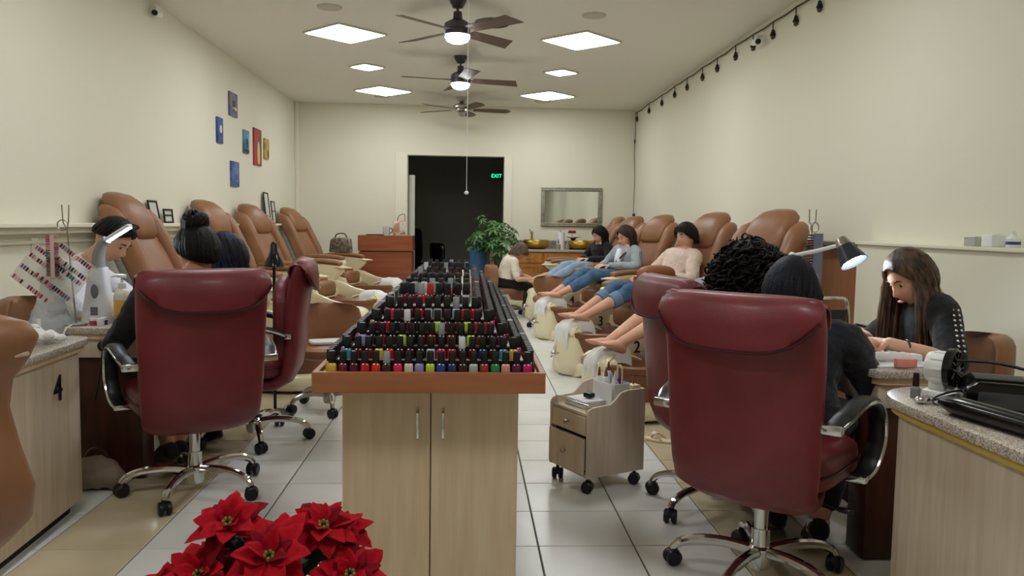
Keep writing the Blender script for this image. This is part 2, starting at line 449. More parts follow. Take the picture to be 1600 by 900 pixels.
# ---- speakers, vent, cameras, smoke detector
def disc(name, x, y, r, m, label, cat, z=0.012):
    o = B().lathe([(0.0, -z), (r * 0.93, -z), (r, -z * 0.4), (r, 0), (0, 0)], 28).build(name, m); o.location = (x, y, ZC); return tag(o, label, cat)
M_spk = mat('speaker grille', (196, 192, 176), 0.7, bump=0.3, bscale=300)
disc('ceiling_speaker', -1.25, 7.26, 0.11, M_spk, 'round ceiling speaker nearest on the left', 'speaker')
disc('ceiling_speaker', 1.10, 7.27, 0.11, M_spk, 'round ceiling speaker nearest on the right', 'speaker')
disc('ceiling_speaker', -1.32, 12.2, 0.12, M_spk, 'round ceiling speaker at the back on the left', 'speaker')
disc('ceiling_speaker', 1.10, 12.3, 0.12, M_spk, 'round ceiling speaker at the back on the right', 'speaker')
vt = thing('ceiling_vent', 'dark round air vent in the ceiling beside the nearest fan', 'vent', (0.20, 7.62, ZC))
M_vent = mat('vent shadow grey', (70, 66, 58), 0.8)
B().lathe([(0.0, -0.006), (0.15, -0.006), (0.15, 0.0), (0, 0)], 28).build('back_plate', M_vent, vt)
for r in (0.05, 0.085, 0.12, 0.155):
    B().lathe([(r, -0.022), (r + 0.012, -0.006), (r + 0.008, -0.004), (r - 0.004, -0.02), (r, -0.022)], 28).build('ring', mat('vent ring', (120, 114, 100), 0.6), vt)
def seccam(x, y, z, sx, label):
    t = thing('security_camera', label, 'camera', (x, y, z))
    B().cyl((0, 0, 0), (sx * 0.05, 0, 0), 0.03).build('mount', M_white, t)
    B().cyl((sx * 0.05, 0.05, -0.03), (sx * 0.06, -0.09, -0.05), 0.03).build('body', M_white, t)
    B().cyl((sx * 0.06, -0.088, -0.0497), (sx * 0.0605, -0.1, -0.0515), 0.024).build('lens', M_black, t)
seccam(XL, 7.25, 3.07, 1, 'small white security camera high on the left wall')
seccam(XR - 0.03, 7.36, 3.0, -1, 'small white security camera behind the string lights on the right wall')

# ---- ceiling fans
M_fanb = mat('walnut fan blade', (112, 92, 76), 0.5, col2=(96, 78, 62), scale=5, stretch=(1, 8, 1))
M_fanglow = mat('fan lamp glow', (255, 255, 255), 0.4, emit=(255, 255, 255), estr=9.0)
M_bronze = mat('bronze motor', (74, 66, 68), 0.4, 0.5)
def blade(b, r0, r1, w0, w1, pitch, leaf=False):
    rows = []
    n = 14
    for i in range(n + 1):
        t = i / n; x = r0 + (r1 - r0) * t
        if leaf: w = w0 + (w1 - w0) * sin(min(1, t * 1.15) * pi * 0.55) if t < 0.86 else w1 * math.sqrt(max(0.02, 1 - ((t - 0.86) / 0.14) ** 2))
        else: w = w0 + (w1 - w0) * t
        sk = 0.0 if leaf else (0.03 * t)
        rows.append([V(x + (0.03 * (k - 2) / 2 * t if not leaf else 0), (k - 2) / 4 * w, (k - 2) / 4 * w * math.tan(pitch)) for k in range(5)])
    b.sheet(rows, 0.006)
def fan(label, x, y, ang, nb, r, light=True, leaf=False, zb=2.87):
    t = thing('ceiling_fan', label, 'ceiling fan', (x, y, ZC), R(ang))
    dz = zb - ZC
    mm = M_bronze if light else M_steel
    B().lathe([(0.0, 0), (0.075, 0), (0.07, -0.03), (0.045, -0.075), (0.02, -0.08), (0, -0.08)], 24).build('canopy', mm, t)
    B().cyl((0, 0, -0.07), (0, 0, dz + 0.1), 0.012).build('downrod', mm, t)
    if light:
        mo = B().lathe([(0, dz + 0.16), (0.035, dz + 0.16), (0.04, dz + 0.10), (0.07, dz + 0.085), (0.112, dz + 0.06), (0.114, dz + 0.015), (0.108, dz + 0.012), (0.108, dz + 0.004), (0.114, dz), (0.114, dz - 0.035), (0, dz - 0.035)], 32).build('motor_housing', mm, t)
        B().lathe([(0.102, dz - 0.03), (0.106, dz - 0.05), (0.09, dz - 0.08), (0.05, dz - 0.098), (0, dz - 0.104)], 32).build('lamp_bowl', M_fanglow, t)
    else:
        mo = B().lathe([(0, dz + 0.11), (0.03, dz + 0.11), (0.05, dz + 0.085), (0.10, dz + 0.08), (0.125, dz + 0.055), (0.125, dz + 0.03), (0.10, dz + 0.01), (0.10, dz - 0.02), (0.06, dz - 0.035), (0.045, dz - 0.09), (0, dz - 0.1)], 32).build('motor_housing', mm, t)
    for k in range(nb):
        a = 2 * pi * k / nb
        bl = B(); blade(bl, 0.17 if leaf else 0.14, r, 0.09 if leaf else 0.115, 0.15, R(-13), leaf)
        o = bl.build('blade', M_fanb, t); o.rotation_euler = (0, 0, a); o.location = (0, 0, dz)
        br = B(); br.box((0.13, 0, 0.004), (0.12, 0.03, 0.008), 0.003)
        br.build('blade_arm', mm, o)
    return t
fan('four-bladed ceiling fan with lit bowl, nearest of the three fans', -0.116, 6.88, 45, 4, 0.645)
fan('ceiling fan with lit bowl, the middle one of three fans', -0.116, 9.19, 12, 4, 0.66)
fan('unlit nickel ceiling fan with rounded blades, farthest back', -0.13, 12.1, 5, 5, 0.74, light=False, leaf=True, zb=2.95)
pc = thing('pull_cord', 'long white pull cord with a white knob hanging from the ceiling', 'pull cord', (-0.023, 6.2, 1.49))
B().cyl((0, 0, 0.01), (0.0, 0, ZC - 1.49), 0.0025, n=6).build('cord', M_white, pc)
B().ell((0, 0, 0), (0.018, 0.018, 0.014)).build('knob', M_white, pc)

# ---- string lights along the right wall
sl = thing('string_lights', 'dark string of small bulbs along the top of the right wall', 'string lights', (XR - 0.02, 9.5, 3.05))
pts = []
hang = [(12.85, 3.085), (12.0, 3.1), (11.2, 3.095), (10.5, 3.1), (9.9, 3.095), (9.25, 3.1), (8.7, 3.095), (8.1, 3.1), (7.6, 3.09), (7.1, 3.085), (6.6, 3.08), (6.15, 3.075), (5.7, 3.07), (5.2, 3.07)]
for y, z in hang: pts += [V(0, y - 9.5, z - 3.05), V(0, y - 9.5 - 0.28, z - 3.05 - 0.012)]
B().tube([V(0, 12.97 - 9.5, 3.08 - 3.05)] + pts, 0.007, 6).build('cord', M_black, sl)
M_socket = mat('socket black', (22, 20, 16), 0.5)
M_bulb = mat('smoked bulb', (70, 60, 36), 0.1, coat=0.3)
for y, z in hang:
    b = B(); b.cyl((0, y - 9.5, z - 3.05), (0.0, y - 9.5, z - 3.13), 0.005, n=6)
    b.lathe([(0.0, 0), (0.013, 0), (0.016, -0.02), (0.026, -0.045), (0.026, -0.05), (0, -0.05)], 10, Matrix.Translation((0, y - 9.5, z - 3.12)))
    so = b.build('socket', M_socket, sl)
    B().ell((0, y - 9.5, z - 3.18), (0.02, 0.02, 0.026), 10, 8).build('bulb', M_bulb, so)
B().tube(spline([(0, 3.47, 0.03), (0, 3.45, -0.25), (-0.005, 3.47, -0.6), (0.0, 3.40, -1.0), (-0.01, 3.38, -1.5), (0, 3.36, -1.62)], 5), 0.005, 6).build('lead_wire', M_black, sl)
B().box((0, 3.47, -0.42), (0.02, 0.03, 0.06), 0.005).build('inline_switch', M_black, sl)
ol = thing('wall_outlet', 'black adapter plugged into an outlet in the back right corner', 'outlet', (XR, 12.85, 1.40))
B().box((-0.005, 0, 0), (0.01, 0.08, 0.12), 0.002).build('plate', M_white, ol)
B().box((-0.03, 0, 0.03), (0.04, 0.05, 0.06), 0.006).build('adapter', M_black, ol)
B().tube(spline([(-0.03, 0, 0.0), (-0.05, -0.02, -0.1), (-0.03, -0.05, -0.18), (-0.04, -0.03, -0.27)], 5), 0.006, 6).build('wire', M_black, ol)

# ---- canvases on the left wall
def art_mat(name, c1, c2, c3, seed):
    m = bpy.data.materials.new(name); m.use_nodes = True; nt = m.node_tree; bs = nt.nodes['Principled BSDF']; bs.inputs['Roughness'].default_value = 0.6
    tc = nt.nodes.new('ShaderNodeTexCoord'); nz = nt.nodes.new('ShaderNodeTexNoise'); nz.inputs['Scale'].default_value = 6; nz.inputs['Detail'].default_value = 3
    mp = nt.nodes.new('ShaderNodeMapping'); mp.inputs['Location'].default_value = (seed, seed * 2, seed)
    r = nt.nodes.new('ShaderNodeValToRGB'); r.color_ramp.elements[0].color = lin(c1); r.color_ramp.elements[0].position = 0.36
    r.color_ramp.elements[1].color = lin(c3); r.color_ramp.elements[1].position = 0.68
    e = r.color_ramp.elements.new(0.5); e.color = lin(c2)
    nt.links.new(tc.outputs['Object'], mp.inputs['Vector']); nt.links.new(mp.outputs['Vector'], nz.inputs['Vector'])
    nt.links.new(nz.outputs['Fac'], r.inputs['Fac']); nt.links.new(r.outputs['Color'], bs.inputs['Base Color'])
    return m
def canvas(y0, y1, z0, z1, m, label, blobs=()):
    y1 = y0 + (y1 - y0) * 0.86
    t = thing('wall_canvas', label, 'painting', (XL, (y0 + y1) / 2, (z0 + z1) / 2), 0, 'small canvases on the left wall')
    w, h = abs(y1 - y0), abs(z1 - z0)
    B().box((0.012, 0, 0), (0.024, w, h), 0.003).build('canvas', m, t, smooth=0)
    for (cy, cz, ry, rz, mm) in blobs:
        B().ell((0.0245, cy * w, cz * h), (0.0015, ry * w, rz * h), 16, 8).build('painted_shape', mm, t)
A_wh = mat('art white', (206, 214, 226), 0.6); A_bk = mat('art black', (20, 24, 34), 0.6); A_cr = mat('art cream', (222, 196, 130), 0.6); A_bl = mat('art blue', (60, 96, 150), 0.6)
canvas(9.43, 9.78, 2.46, 2.73, art_mat('dusk art', (70, 76, 110), (92, 92, 128), (120, 116, 120), 1.0), 'grey-blue dusk canvas with a dark tree, highest on the left wall', [(0.0, -0.12, 0.06, 0.22, A_bk), (0.0, 0.05, 0.2, 0.14, mat('art dusk tree', (52, 50, 60), 0.6)), (0.15, -0.16, 0.3, 0.07, A_cr)])
canvas(8.97, 9.19, 2.10, 2.38, art_mat('deep blue art', (28, 40, 92), (44, 66, 130), (70, 96, 160), 3.0), 'deep blue canvas with a white moon, leftmost on the left wall', [(0.05, 0.05, 0.24, 0.16, A_wh), (0.05, -0.3, 0.3, 0.1, A_bl)])
canvas(10.0, 10.26, 2.08, 2.36, art_mat('teal art', (40, 90, 120), (70, 130, 160), (110, 160, 184), 5.0), 'teal canvas with a dark figure left of the red canvas', [(0.05, -0.05, 0.16, 0.22, A_bk), (0.0, -0.4, 0.45, 0.08, A_bk)])
canvas(10.46, 10.87, 1.97, 2.44, art_mat('red art', (160, 40, 44), (176, 60, 50), (120, 40, 66), 7.0), 'tall red canvas with a pale bottle shape, largest on the left wall', [(0.08, -0.16, 0.2, 0.32, A_cr), (0.3, 0.05, 0.12, 0.4, mat('art green', (50, 96, 84), 0.6))])
canvas(10.98, 11.25, 2.09, 2.36, art_mat('gold art', (176, 150, 70), (200, 172, 90), (150, 120, 60), 9.0), 'golden yellow canvas, rightmost on the left wall', [(0.2, -0.25, 0.16, 0.22, mat('art brown', (96, 60, 34), 0.6))])
canvas(9.47, 9.82, 1.65, 1.94, art_mat('blue cat art', (52, 72, 130), (76, 100, 160), (110, 134, 186), 11.0), 'blue night canvas with a pale round shape, lowest on the left wall', [(0.1, -0.2, 0.3, 0.2, A_bl), (0.12, -0.25, 0.12, 0.1, A_wh)])
def photo_frame(x, y, w, h, label, rz=0.0, lean=6, mid=False):
    t = thing('photo_frame', label, 'picture frame', (x, y, 1.215), rz)
    t.rotation_euler = (0, R(-lean), rz)
    b = B()
    for (cy, cz, a, c) in ((0, 0.008, w, 0.016), (0, h - 0.008, w, 0.016), (-w / 2 + 0.008, h / 2, 0.016, h), (w / 2 - 0.008, h / 2, 0.016, h)): b.box((0, cy, cz), (0.014, a, c), 0.003)
    if mid: b.box((0, 0, h * 0.55), (0.012, w, 0.014), 0.002)
    b.build('frame', M_black, t); B().box((-0.004, 0, h / 2), (0.004, w - 0.02, h - 0.02)).build('photo', mat('pale print', (206, 206, 192), 0.4), t)
photo_frame(XL + 0.075, 10.95, 0.24, 0.42, 'tall black photo frame on the left ledge')
photo_frame(XL + 0.09, 11.22, 0.2, 0.31, 'shorter black photo frame in front of the taller one on the ledge', mid=True)
photo_frame(XL + 0.06, 7.1, 0.2, 0.2, 'black photo frame half hidden behind the nearest left spa chair', lean=10)
photo_frame(XL + 0.06, 7.4, 0.15, 0.13, 'small black and white photo frame beside the nearest left spa chair', rz=R(-10), mid=True)

# ============================================================ CHAIRS
def caster(name, parent, x, y, rz, r=0.03):
    b = B()
    M0 = Matrix.Translation((x, y, 0)) @ Matrix.Rotation(rz, 4, 'Z')
    b.M = M0
    for s in (-1, 1):
        b.lathe([(0.0, -0.011), (r * 0.8, -0.011), (r, -0.006), (r, 0.006), (r * 0.8, 0.011), (0, 0.011)], 16, Matrix.Translation((0, s * 0.016, r)) @ Matrix.Rotation(pi / 2, 4, 'X'))
    b.box((0, 0, r * 1.35), (r * 1.7, 0.036, r * 1.1), 0.01)
    b.cyl((0, 0, r * 1.6), (0, 0, r * 2.6), 0.008, n=8)
    return b.build(name, M_black, parent)
def star_base(parent, ang, r=0.31, m=None, hub=0.12):
    m = m or M_chrome
    B().lathe([(0, 0.045), (0.035, 0.045), (0.042, 0.06), (0.042, hub), (0.03, hub + 0.012), (0, hub + 0.012)], 20).build('hub', m, parent)
    for k in range(5):
        a = ang + 2 * pi * k / 5
        d = V(cos(a), sin(a), 0)
        b = B(); b.tube(spline([d * 0.02 + V(0, 0, 0.105), d * 0.12 + V(0, 0, 0.118), d * (r * 0.72) + V(0, 0, 0.112), d * (r * 0.92) + V(0, 0, 0.09), d * r + V(0, 0, 0.062)], 4),
                        [0.02] * 3 + [0.019] * 5 + [0.017] * 5 + [0.015] * 4, 10)
        b.build('base_leg', m, parent)
        caster('caster', parent, d.x * r, d.y * r, a + 0.6)
def sgnpow(x, e): return math.copysign(abs(x) ** e, x)
def back_ring(cx, cy, z, w, t, n=28, e=0.45, curve=0.0):
    out = []
    for k in range(n):
        a = 2 * pi * k / n
        x = w / 2 * sgnpow(cos(a), e); y = t / 2 * sgnpow(sin(a), 0.7)
        out.append(V(cx + x, cy + y + curve * (x / (w / 2)) ** 2, z))
    return out
def red_chair(label, loc, rz, star):
    t = thing('office_chair', label, 'office chair', loc, rz)
    # curved outer shell: runs from under the seat up to the top
    prof = [(0.10, 0.335, 0.40, 0.05), (-0.02, 0.325, 0.46, 0.06), (-0.13, 0.34, 0.50, 0.075), (-0.20, 0.385, 0.525, 0.085), (-0.235, 0.45, 0.54, 0.09), (-0.25, 0.55, 0.55, 0.095),
            (-0.258, 0.68, 0.56, 0.10), (-0.27, 0.82, 0.57, 0.105), (-0.29, 0.94, 0.575, 0.10), (-0.305, 1.0, 0.57, 0.085), (-0.31, 1.025, 0.55, 0.055), (-0.312, 1.034, 0.51, 0.02)]
    rings = []
    for i, (y, z, w, th) in enumerate(prof):
        a = prof[max(i - 1, 0)]; c = prof[min(i + 1, len(prof) - 1)]
        tg = V(0, c[0] - a[0], c[1] - a[1]).normalized(); nn = V(0, tg.z, -tg.y)
        ring = []
        for k in range(32):
            q = 2 * pi * k / 32
            x = w * 0.47 * sgnpow(cos(q), 0.42); h = th / 2 * sgnpow(sin(q), 0.75)
            ring.append(V(x, y, z) + nn * (h + 0.05 * (abs(x) / 0.28) ** 2.2 * (0.5 if z < 0.4 else 1)))
        rings.append(ring)
    B().loft(rings).build('backrest', M_red, t, smooth=60)
    # rolled flap over the top
    rows = []
    for i in range(25):
        u = -1 + 2 * i / 24
        x = u * 0.272; cv = 0.05 * abs(u) ** 2.2
        hang = 0.03 + 0.115 * (1 - abs(u) ** 4)
        cs = []
        for (yy, zz) in ((0.055, -0.06), (0.062, -0.02), (0.05, 0.018), (0.015, 0.034), (-0.03, 0.026), (-0.056, -0.004), (-0.066, -hang * 0.5), (-0.066, -hang), (-0.058, -hang - 0.004)):
            rr = 1 - 0.25 * max(0, abs(u) - 0.88) / 0.12
            cs.append(V(x, -0.302 + yy * rr + cv * 0.9, 1.012 + zz * rr - 0.02 * abs(u) ** 6))
        rows.append(cs)
    B().sheet(rows, 0.008).build('headrest_flap', M_red, t, smooth=60)
    e = [r[7] + V(0, -0.004, 0) for r in rows]
    B().tube(e, 0.005, 6).build('flap_piping', mat('dark piping', (58, 14, 20), 0.4), t)
    # seat
    b = B(); b.ell((0, 0.06, 0.45), (0.265, 0.27, 0.075), 32, 14, 0.5, 0.5)
    st = b.build('seat', M_red, t)
    pth = [V(0.266 * sgnpow(cos(2 * pi * k / 40), 0.5), 0.06 + 0.271 * sgnpow(sin(2 * pi * k / 40), 0.5), 0.452) for k in range(40)]
    B().tube(pth, 0.005, 6, closed=True).build('seat_piping', mat('dark piping', (58, 14, 20), 0.4), st)
    B().ell((0, -0.17, 0.68), (0.24, 0.05, 0.26), 24, 12, 0.6, 0.5).build('back_cushion', M_red, t)
    # arms
    for s in (-1, 1):
        path = spline([(s * 0.285, -0.205, 0.635), (s * 0.305, -0.13, 0.665), (s * 0.315, 0.0, 0.69), (s * 0.315, 0.13, 0.67), (s * 0.312, 0.215, 0.60), (s * 0.31, 0.225, 0.51), (s * 0.30, 0.17, 0.43), (s * 0.285, 0.10, 0.405)], 5)
        n = len(path)
        b = B(); rows = []
        for i, p in enumerate(path):
            a = path[max(i - 1, 0)]; c = path[min(i + 1, n - 1)]
            tg = (c - a).normalized(); nn = V(1, 0, 0).cross(tg).normalized()
            if nn.z < 0 and i < n // 2: nn = -nn
            hh = 0.017 if 3 < i < n - 8 else 0.011
            rows.append([p + V(0.029 * sgnpow(cos(2 * pi * k / 12), 0.6), 0, 0) + V(0, tg.z, -tg.y) * hh * sgnpow(sin(2 * pi * k / 12), 0.6) for k in range(12)])
        b.loft(rows); am = b.build('armrest', M_black, t)
        b = B()
        rim = []
        for i, p in enumerate(path):
            a = path[max(i - 1, 0)]; c = path[min(i + 1, n - 1)]; tg = (c - a).normalized()
            rim.append(p + V(s * 0.03, 0, 0) + V(0, tg.z, -tg.y) * 0.0)
        b.tube(rim, 0.006, 6)
        b.box((s * 0.288, -0.21, 0.634), (0.07, 0.035, 0.03), 0.006); b.box((s * 0.285, 0.11, 0.405), (0.07, 0.05, 0.025), 0.006)
        b.build('chrome_trim', M_chrome, am)
    B().cyl((0, 0, 0.12), (0, 0, 0.34), 0.025).build('gas_lift', M_chrome, t)
    B().cyl((0, 0, 0.11), (0, 0, 0.19), 0.033).build('lift_sleeve', M_chrome, t)
    B().box((0, 0.04, 0.345), (0.2, 0.26, 0.05), 0.015).build('tilt_mechanism', M_black, t)
    b = B(); b.tube([(0.05, 0.04, 0.335), (0.2, 0.02, 0.325), (0.27, 0.0, 0.32)], 0.006, 8); b.ell((0.28, -0.002, 0.32), (0.03, 0.014, 0.01))
    b.build('tilt_lever', M_black, t)
    star_base(t, star)
    return t
# rz turns the way the sitter faces away from +Y (positive = to the left)
red_chair('oxblood leather office chair in the left foreground, seen from behind', (-1.25, 3.66, 0), R(30), R(50 - 30))
red_chair('oxblood office chair in profile behind the left foreground chair', (-1.22, 4.55, 0), R(99), R(4 - 99))
red_chair('oxblood leather office chair largest in the right foreground, seen from behind', (1.05, 2.70, 0), R(-42), R(83 + 42))
red_chair('oxblood office chair mostly hidden behind the right foreground chair', (1.12, 3.42, 0), R(-80), R(143 + 80))

def tech_chair(label, loc, rz, zt=0.80, w=0.42, m=None, seat=0.44, star=0.3, name='technician_chair'):
    m = m or M_tan
    t = thing(name, label, 'chair', loc, rz)
    B().ell((0, 0.02, seat), (0.21, 0.21, 0.05), 28, 12, 0.6, 0.7).build('seat', m, t)
    rows = []
    zs = [seat + 0.04, seat + 0.10, seat + 0.18, zt - 0.1, zt - 0.04, zt - 0.01, zt]
    wf = [0.7, 0.9, 1.0, 1.0, 0.93, 0.75, 0.4]; tf = [0.6, 0.9, 1, 1, 0.95, 0.7, 0.3]
    for z, a, c in zip(zs, wf, tf):
        rows.append(back_ring(0, -0.21 - 0.05 * (z - seat), z, w * a, 0.085 * c, 28, 0.6, curve=0.09))
    B().loft(rows).build('backrest', m, t, smooth=70)
    B().tube(spline([(0, -0.02, seat - 0.05), (0, -0.2, seat - 0.04), (0, -0.25, seat + 0.06), (0, -0.245, seat + 0.14)], 5), 0.014, 8).build('back_bracket', M_steel, t)
    B().cyl((0, 0, 0.1), (0, 0, seat - 0.04), 0.022).build('gas_lift', M_black, t)
    star_base(t, star, 0.26, M_steel)
    return t
tech_chair('tan low-backed chair under the man in the white shirt', (-2.36, 4.62, 0), R(-90), 0.80, 0.44)
tech_chair('tan padded chair under the long-haired woman by the right wall', (2.14, 3.42, 0), R(75), 0.80, 0.46)
tech_chair('tan stool in the left aisle with a white towel on it', (-0.92, 5.30, 0), R(-165), 0.70, 0.46, seat=0.40, name='pedicure_stool')
tech_chair('tan stool under the bent technician in white at the back', (0.48, 11.0, 0), R(-78), 0.70, 0.42, seat=0.34, name='pedicure_stool')
tech_chair('empty tan stool right of the bent technician at the back', (1.0, 9.72, 0), R(180), 0.62, 0.40, seat=0.34, name='pedicure_stool')

# large tan lounge chair cut off by the left edge of the picture
t = thing('lounge_chair', 'large tan leather chair cut off by the left picture edge', 'armchair', (-1.50, 1.90, 0), R(42))
prof = [(0.30, 0.40, 0.36), (0.16, 0.385, 0.42), (0.02, 0.41, 0.47), (-0.07, 0.48, 0.50), (-0.10, 0.56, 0.50), (-0.075, 0.66, 0.47), (-0.05, 0.76, 0.45), (-0.06, 0.84, 0.46), (-0.09, 0.90, 0.50), (-0.11, 0.95, 0.52), (-0.115, 0.985, 0.49), (-0.11, 1.005, 0.42)]
rings = []
for i, (y, z, w) in enumerate(prof):
    a = prof[max(i - 1, 0)]; c = prof[min(i + 1, len(prof) - 1)]
    tg = V(0, c[0] - a[0], c[1] - a[1]).normalized(); nn = V(0, tg.z, -tg.y)
    th = 0.15 if i < 10 else (0.10 if i == 10 else 0.04)
    rings.append([V(w * 0.82 * sgnpow(cos(2 * pi * k / 32), 0.5), y, z) + nn * th / 2 * sgnpow(sin(2 * pi * k / 32), 0.8) for k in range(32)])
B().loft(rings).build('backrest', M_tan, t, smooth=70)
rw = []
for k in range(33):
    u = -1 + 2 * k / 32
    rw.append(V(u * 0.395, -0.155 + 0.015 * u * u, 0.885 + 0.02 * u))
B().tube(rw, 0.006, 6).build('piping', mat('cream piping', (214, 196, 170), 0.5), t)
B().ell((0, 0.18, 0.45), (0.30, 0.28, 0.08), 28, 12, 0.5, 0.5).build('seat', M_tan, t)
for sx in (-1, 1):
    for sy in (-0.05, 0.4):
        B().cyl((sx * 0.26, sy, 0.36), (sx * 0.29, sy + (0.02 if sy > 0 else -0.02), 0.0), 0.025, 0.018).build('leg', M_dkwood, t)

# ============================================================ SPA PEDICURE CHAIRS
def towel_on(label, loc, rz, w=0.21, front=0.2, back=0.06, seed=0, z0=0.453, xf=1.05):
    rnd = random.Random(seed)
    o = thing('towel', label, 'towel', loc, rz)
    path = [(xf + 0.10, z0 - front), (xf + 0.095, z0 - front * 0.6), (xf + 0.085, z0 - front * 0.25), (xf + 0.05, z0 - 0.02), (xf, z0 + 0.008), (xf - 0.08, z0 + 0.012), (xf - 0.16, z0 + 0.002), (xf - 0.2, z0 - back * 0.5), (xf - 0.21, z0 - back)]
    path = spline([V(x, 0, z) for x, z in path], 3)
    rows = []
    for i, p in enumerate(path):
        r = []
        for j in range(15):
            u = -1 + 2 * j / 14
            dr = 0.10 * max(0, abs(u) - 0.72) / 0.28
            wv = 0.012 * noise.noise(V(u * 3 + seed, i * 0.35, seed * 1.7)) + 0.006 * sin(u * 9 + seed) * (1 if i < 8 else 0.2)
            r.append(V(p.x + wv, u * w / 2 * (1 - 0.1 * (dr > 0.05)), p.z - dr * (0.4 if i < 8 else 1.0) + (abs(wv) if i >= 8 else 0)))
        rows.append(r)
    ob = B().sheet(rows, 0.01).build('cloth', M_towel, o, smooth=80)
    return o
def pedi_proto():
    t = thing('pedicure_chair', 'x', 'pedicure chair', (0, 0, 0), 0)
    # base shell
    rings = []
    for (x, w, z0, z1) in ((-0.5, 0.20, 0.0, 0.20), (-0.47, 0.27, 0.0, 0.30), (-0.35, 0.31, 0.0, 0.40), (0.0, 0.32, 0.0, 0.44), (0.24, 0.325, 0.0, 0.40), (0.34, 0.33, 0.0, 0.24), (0.42, 0.335, 0.0, 0.17), (0.6, 0.345, 0.0, 0.15), (0.8, 0.34, 0.0, 0.16), (1.0, 0.27, 0.0, 0.15), (1.08, 0.2, 0.0, 0.12)):
        zc, hh = (z0 + z1) / 2, (z1 - z0) / 2
        rings.append([V(x, w * sgnpow(cos(2 * pi * k / 28), 0.5), zc + hh * sgnpow(sin(2 * pi * k / 28), 0.5)) for k in range(28)])
    B().loft(rings).build('base', M_cream, t, smooth=60)
    # brown basin with rim and hollow
    b = B()
    def br(rx, ry, z, cx=0.70): return [V(cx + rx * sgnpow(cos(2 * pi * k / 36), 0.75), ry * sgnpow(sin(2 * pi * k / 36), 0.75), z) for k in range(36)]
    b.loft([br(0.30, 0.29, 0.13), br(0.345, 0.325, 0.22), br(0.365, 0.34, 0.33), br(0.385, 0.36, 0.34), br(0.385, 0.36, 0.375), br(0.36, 0.335, 0.385), br(0.32, 0.30, 0.36), br(0.28, 0.26, 0.24), br(0.1, 0.1, 0.205)])
    bs = b.build('basin', M_tan2, t, smooth=50)
    b = B(); b.lathe([(0, 0), (0.03, 0), (0.03, 0.012), (0, 0.014)], 16, Matrix.Translation((0.7, 0, 0.206))); b.build('drain', M_chrome, bs)
    # apron with the number, between seat and basin
    B().prism([(0.22, 0.40), (0.42, 0.36), (0.40, 0.46), (0.24, 0.5)], -0.28, 0.28, 'y', 0.01).build('apron', M_cream, t)
    # front bulb with foot rest
    rings = []
    for (z, cx, rx, ry) in ((0.0, 1.0, 0.10, 0.12), (0.02, 1.0, 0.14, 0.155), (0.11, 1.01, 0.165, 0.17), (0.22, 1.02, 0.155, 0.16), (0.30, 1.03, 0.12, 0.14), (0.36, 1.04, 0.095, 0.125), (0.395, 1.04, 0.085, 0.12), (0.415, 1.03, 0.06, 0.09)):
        rings.append([V(cx + rx * cos(2 * pi * k / 24), ry * sin(2 * pi * k / 24), z) for k in range(24)])
    B().loft(rings).build('front_column', M_cream, t, smooth=70)
    pts = spline([(1.10, 0, 0.345), (1.07, 0, 0.41), (0.96, 0, 0.435), (0.82, 0, 0.41), (0.74, 0, 0.38)], 5)
    B().tube(pts, [0.05 + 0.075 * sin(pi * min(1, (i + 4) / 14)) for i in range(len(pts))], 14, flat=0.24, up=(0, 0, 1)).build('footrest', M_cream, t, smooth=70)
    b = B(); b.cyl((1.12, 0.02, 0.2), (1.22, 0.02, 0.2), 0.012, n=10); b.ell((1.225, 0.02, 0.2), (0.022, 0.022, 0.03)); b.cyl((1.22, 0.02, 0.2), (1.26, 0.03, 0.17), 0.008, n=8); b.cyl((1.2, 0.02, 0.2), (1.205, 0.02, 0.27), 0.006, n=8)
    b.build('sprayer', M_chrome, t)
    # seat
    B().ell((0.03, 0, 0.545), (0.31, 0.25, 0.075), 28, 12, 0.45, 0.45).build('seat', M_tan, t)
    B().ell((0.33, 0, 0.46), (0.10, 0.24, 0.10), 24, 12, 0.5, 0.45).build('seat_front', M_tan, t)
    # reclined back: grey shell, main cushion, bolsters and head cushion
    d = V(-0.40, 0, 0.85).normalized(); nn = V(0.85, 0, 0.40).normalized(); o = V(-0.22, 0, 0.55)
    def P(u, y, h): return o + d * u + nn * h + V(0, y, 0)
    def slab(us, n=28, e=0.5):
        return [[P(u, w * sgnpow(cos(2 * pi * k / n), e) + y0, h + th * sgnpow(sin(2 * pi * k / n), 0.8)) for k in range(n)] for (u, y0, w, h, th) in us]
    B().loft(slab([(-0.12, 0, 0.24, -0.07, 0.05), (0.0, 0, 0.29, -0.07, 0.06), (0.3, 0, 0.30, -0.07, 0.06), (0.6, 0, 0.285, -0.075, 0.055), (0.78, 0, 0.25, -0.085, 0.045), (0.86, 0, 0.18, -0.09, 0.03)])).build('back_shell', M_greysh, t, smooth=60)
    B().loft(slab([(-0.05, 0, 0.22, 0.0, 0.04), (0.02, 0, 0.235, 0.01, 0.06), (0.25, 0, 0.235, 0.02, 0.065), (0.45, 0, 0.23, 0.015, 0.06), (0.62, 0, 0.22, 0.0, 0.055), (0.80, 0, 0.21, -0.03, 0.05), (0.88, 0, 0.15, -0.045, 0.03)])).build('back_cushion', M_tan, t, smooth=60)
    for s in (-1, 1):
        B().loft(slab([(-0.02, s * 0.245, 0.03, -0.01, 0.04), (0.05, s * 0.25, 0.05, 0.02, 0.075), (0.3, s * 0.25, 0.055, 0.04, 0.085), (0.55, s * 0.245, 0.055, 0.03, 0.08), (0.72, s * 0.24, 0.065, 0.015, 0.085), (0.82, s * 0.23, 0.065, -0.005, 0.07), (0.88, s * 0.21, 0.045, -0.03, 0.04), (0.9, s * 0.20, 0.02, -0.04, 0.015)], 20, 0.8)).build('bolster', M_tan, t, smooth=70)
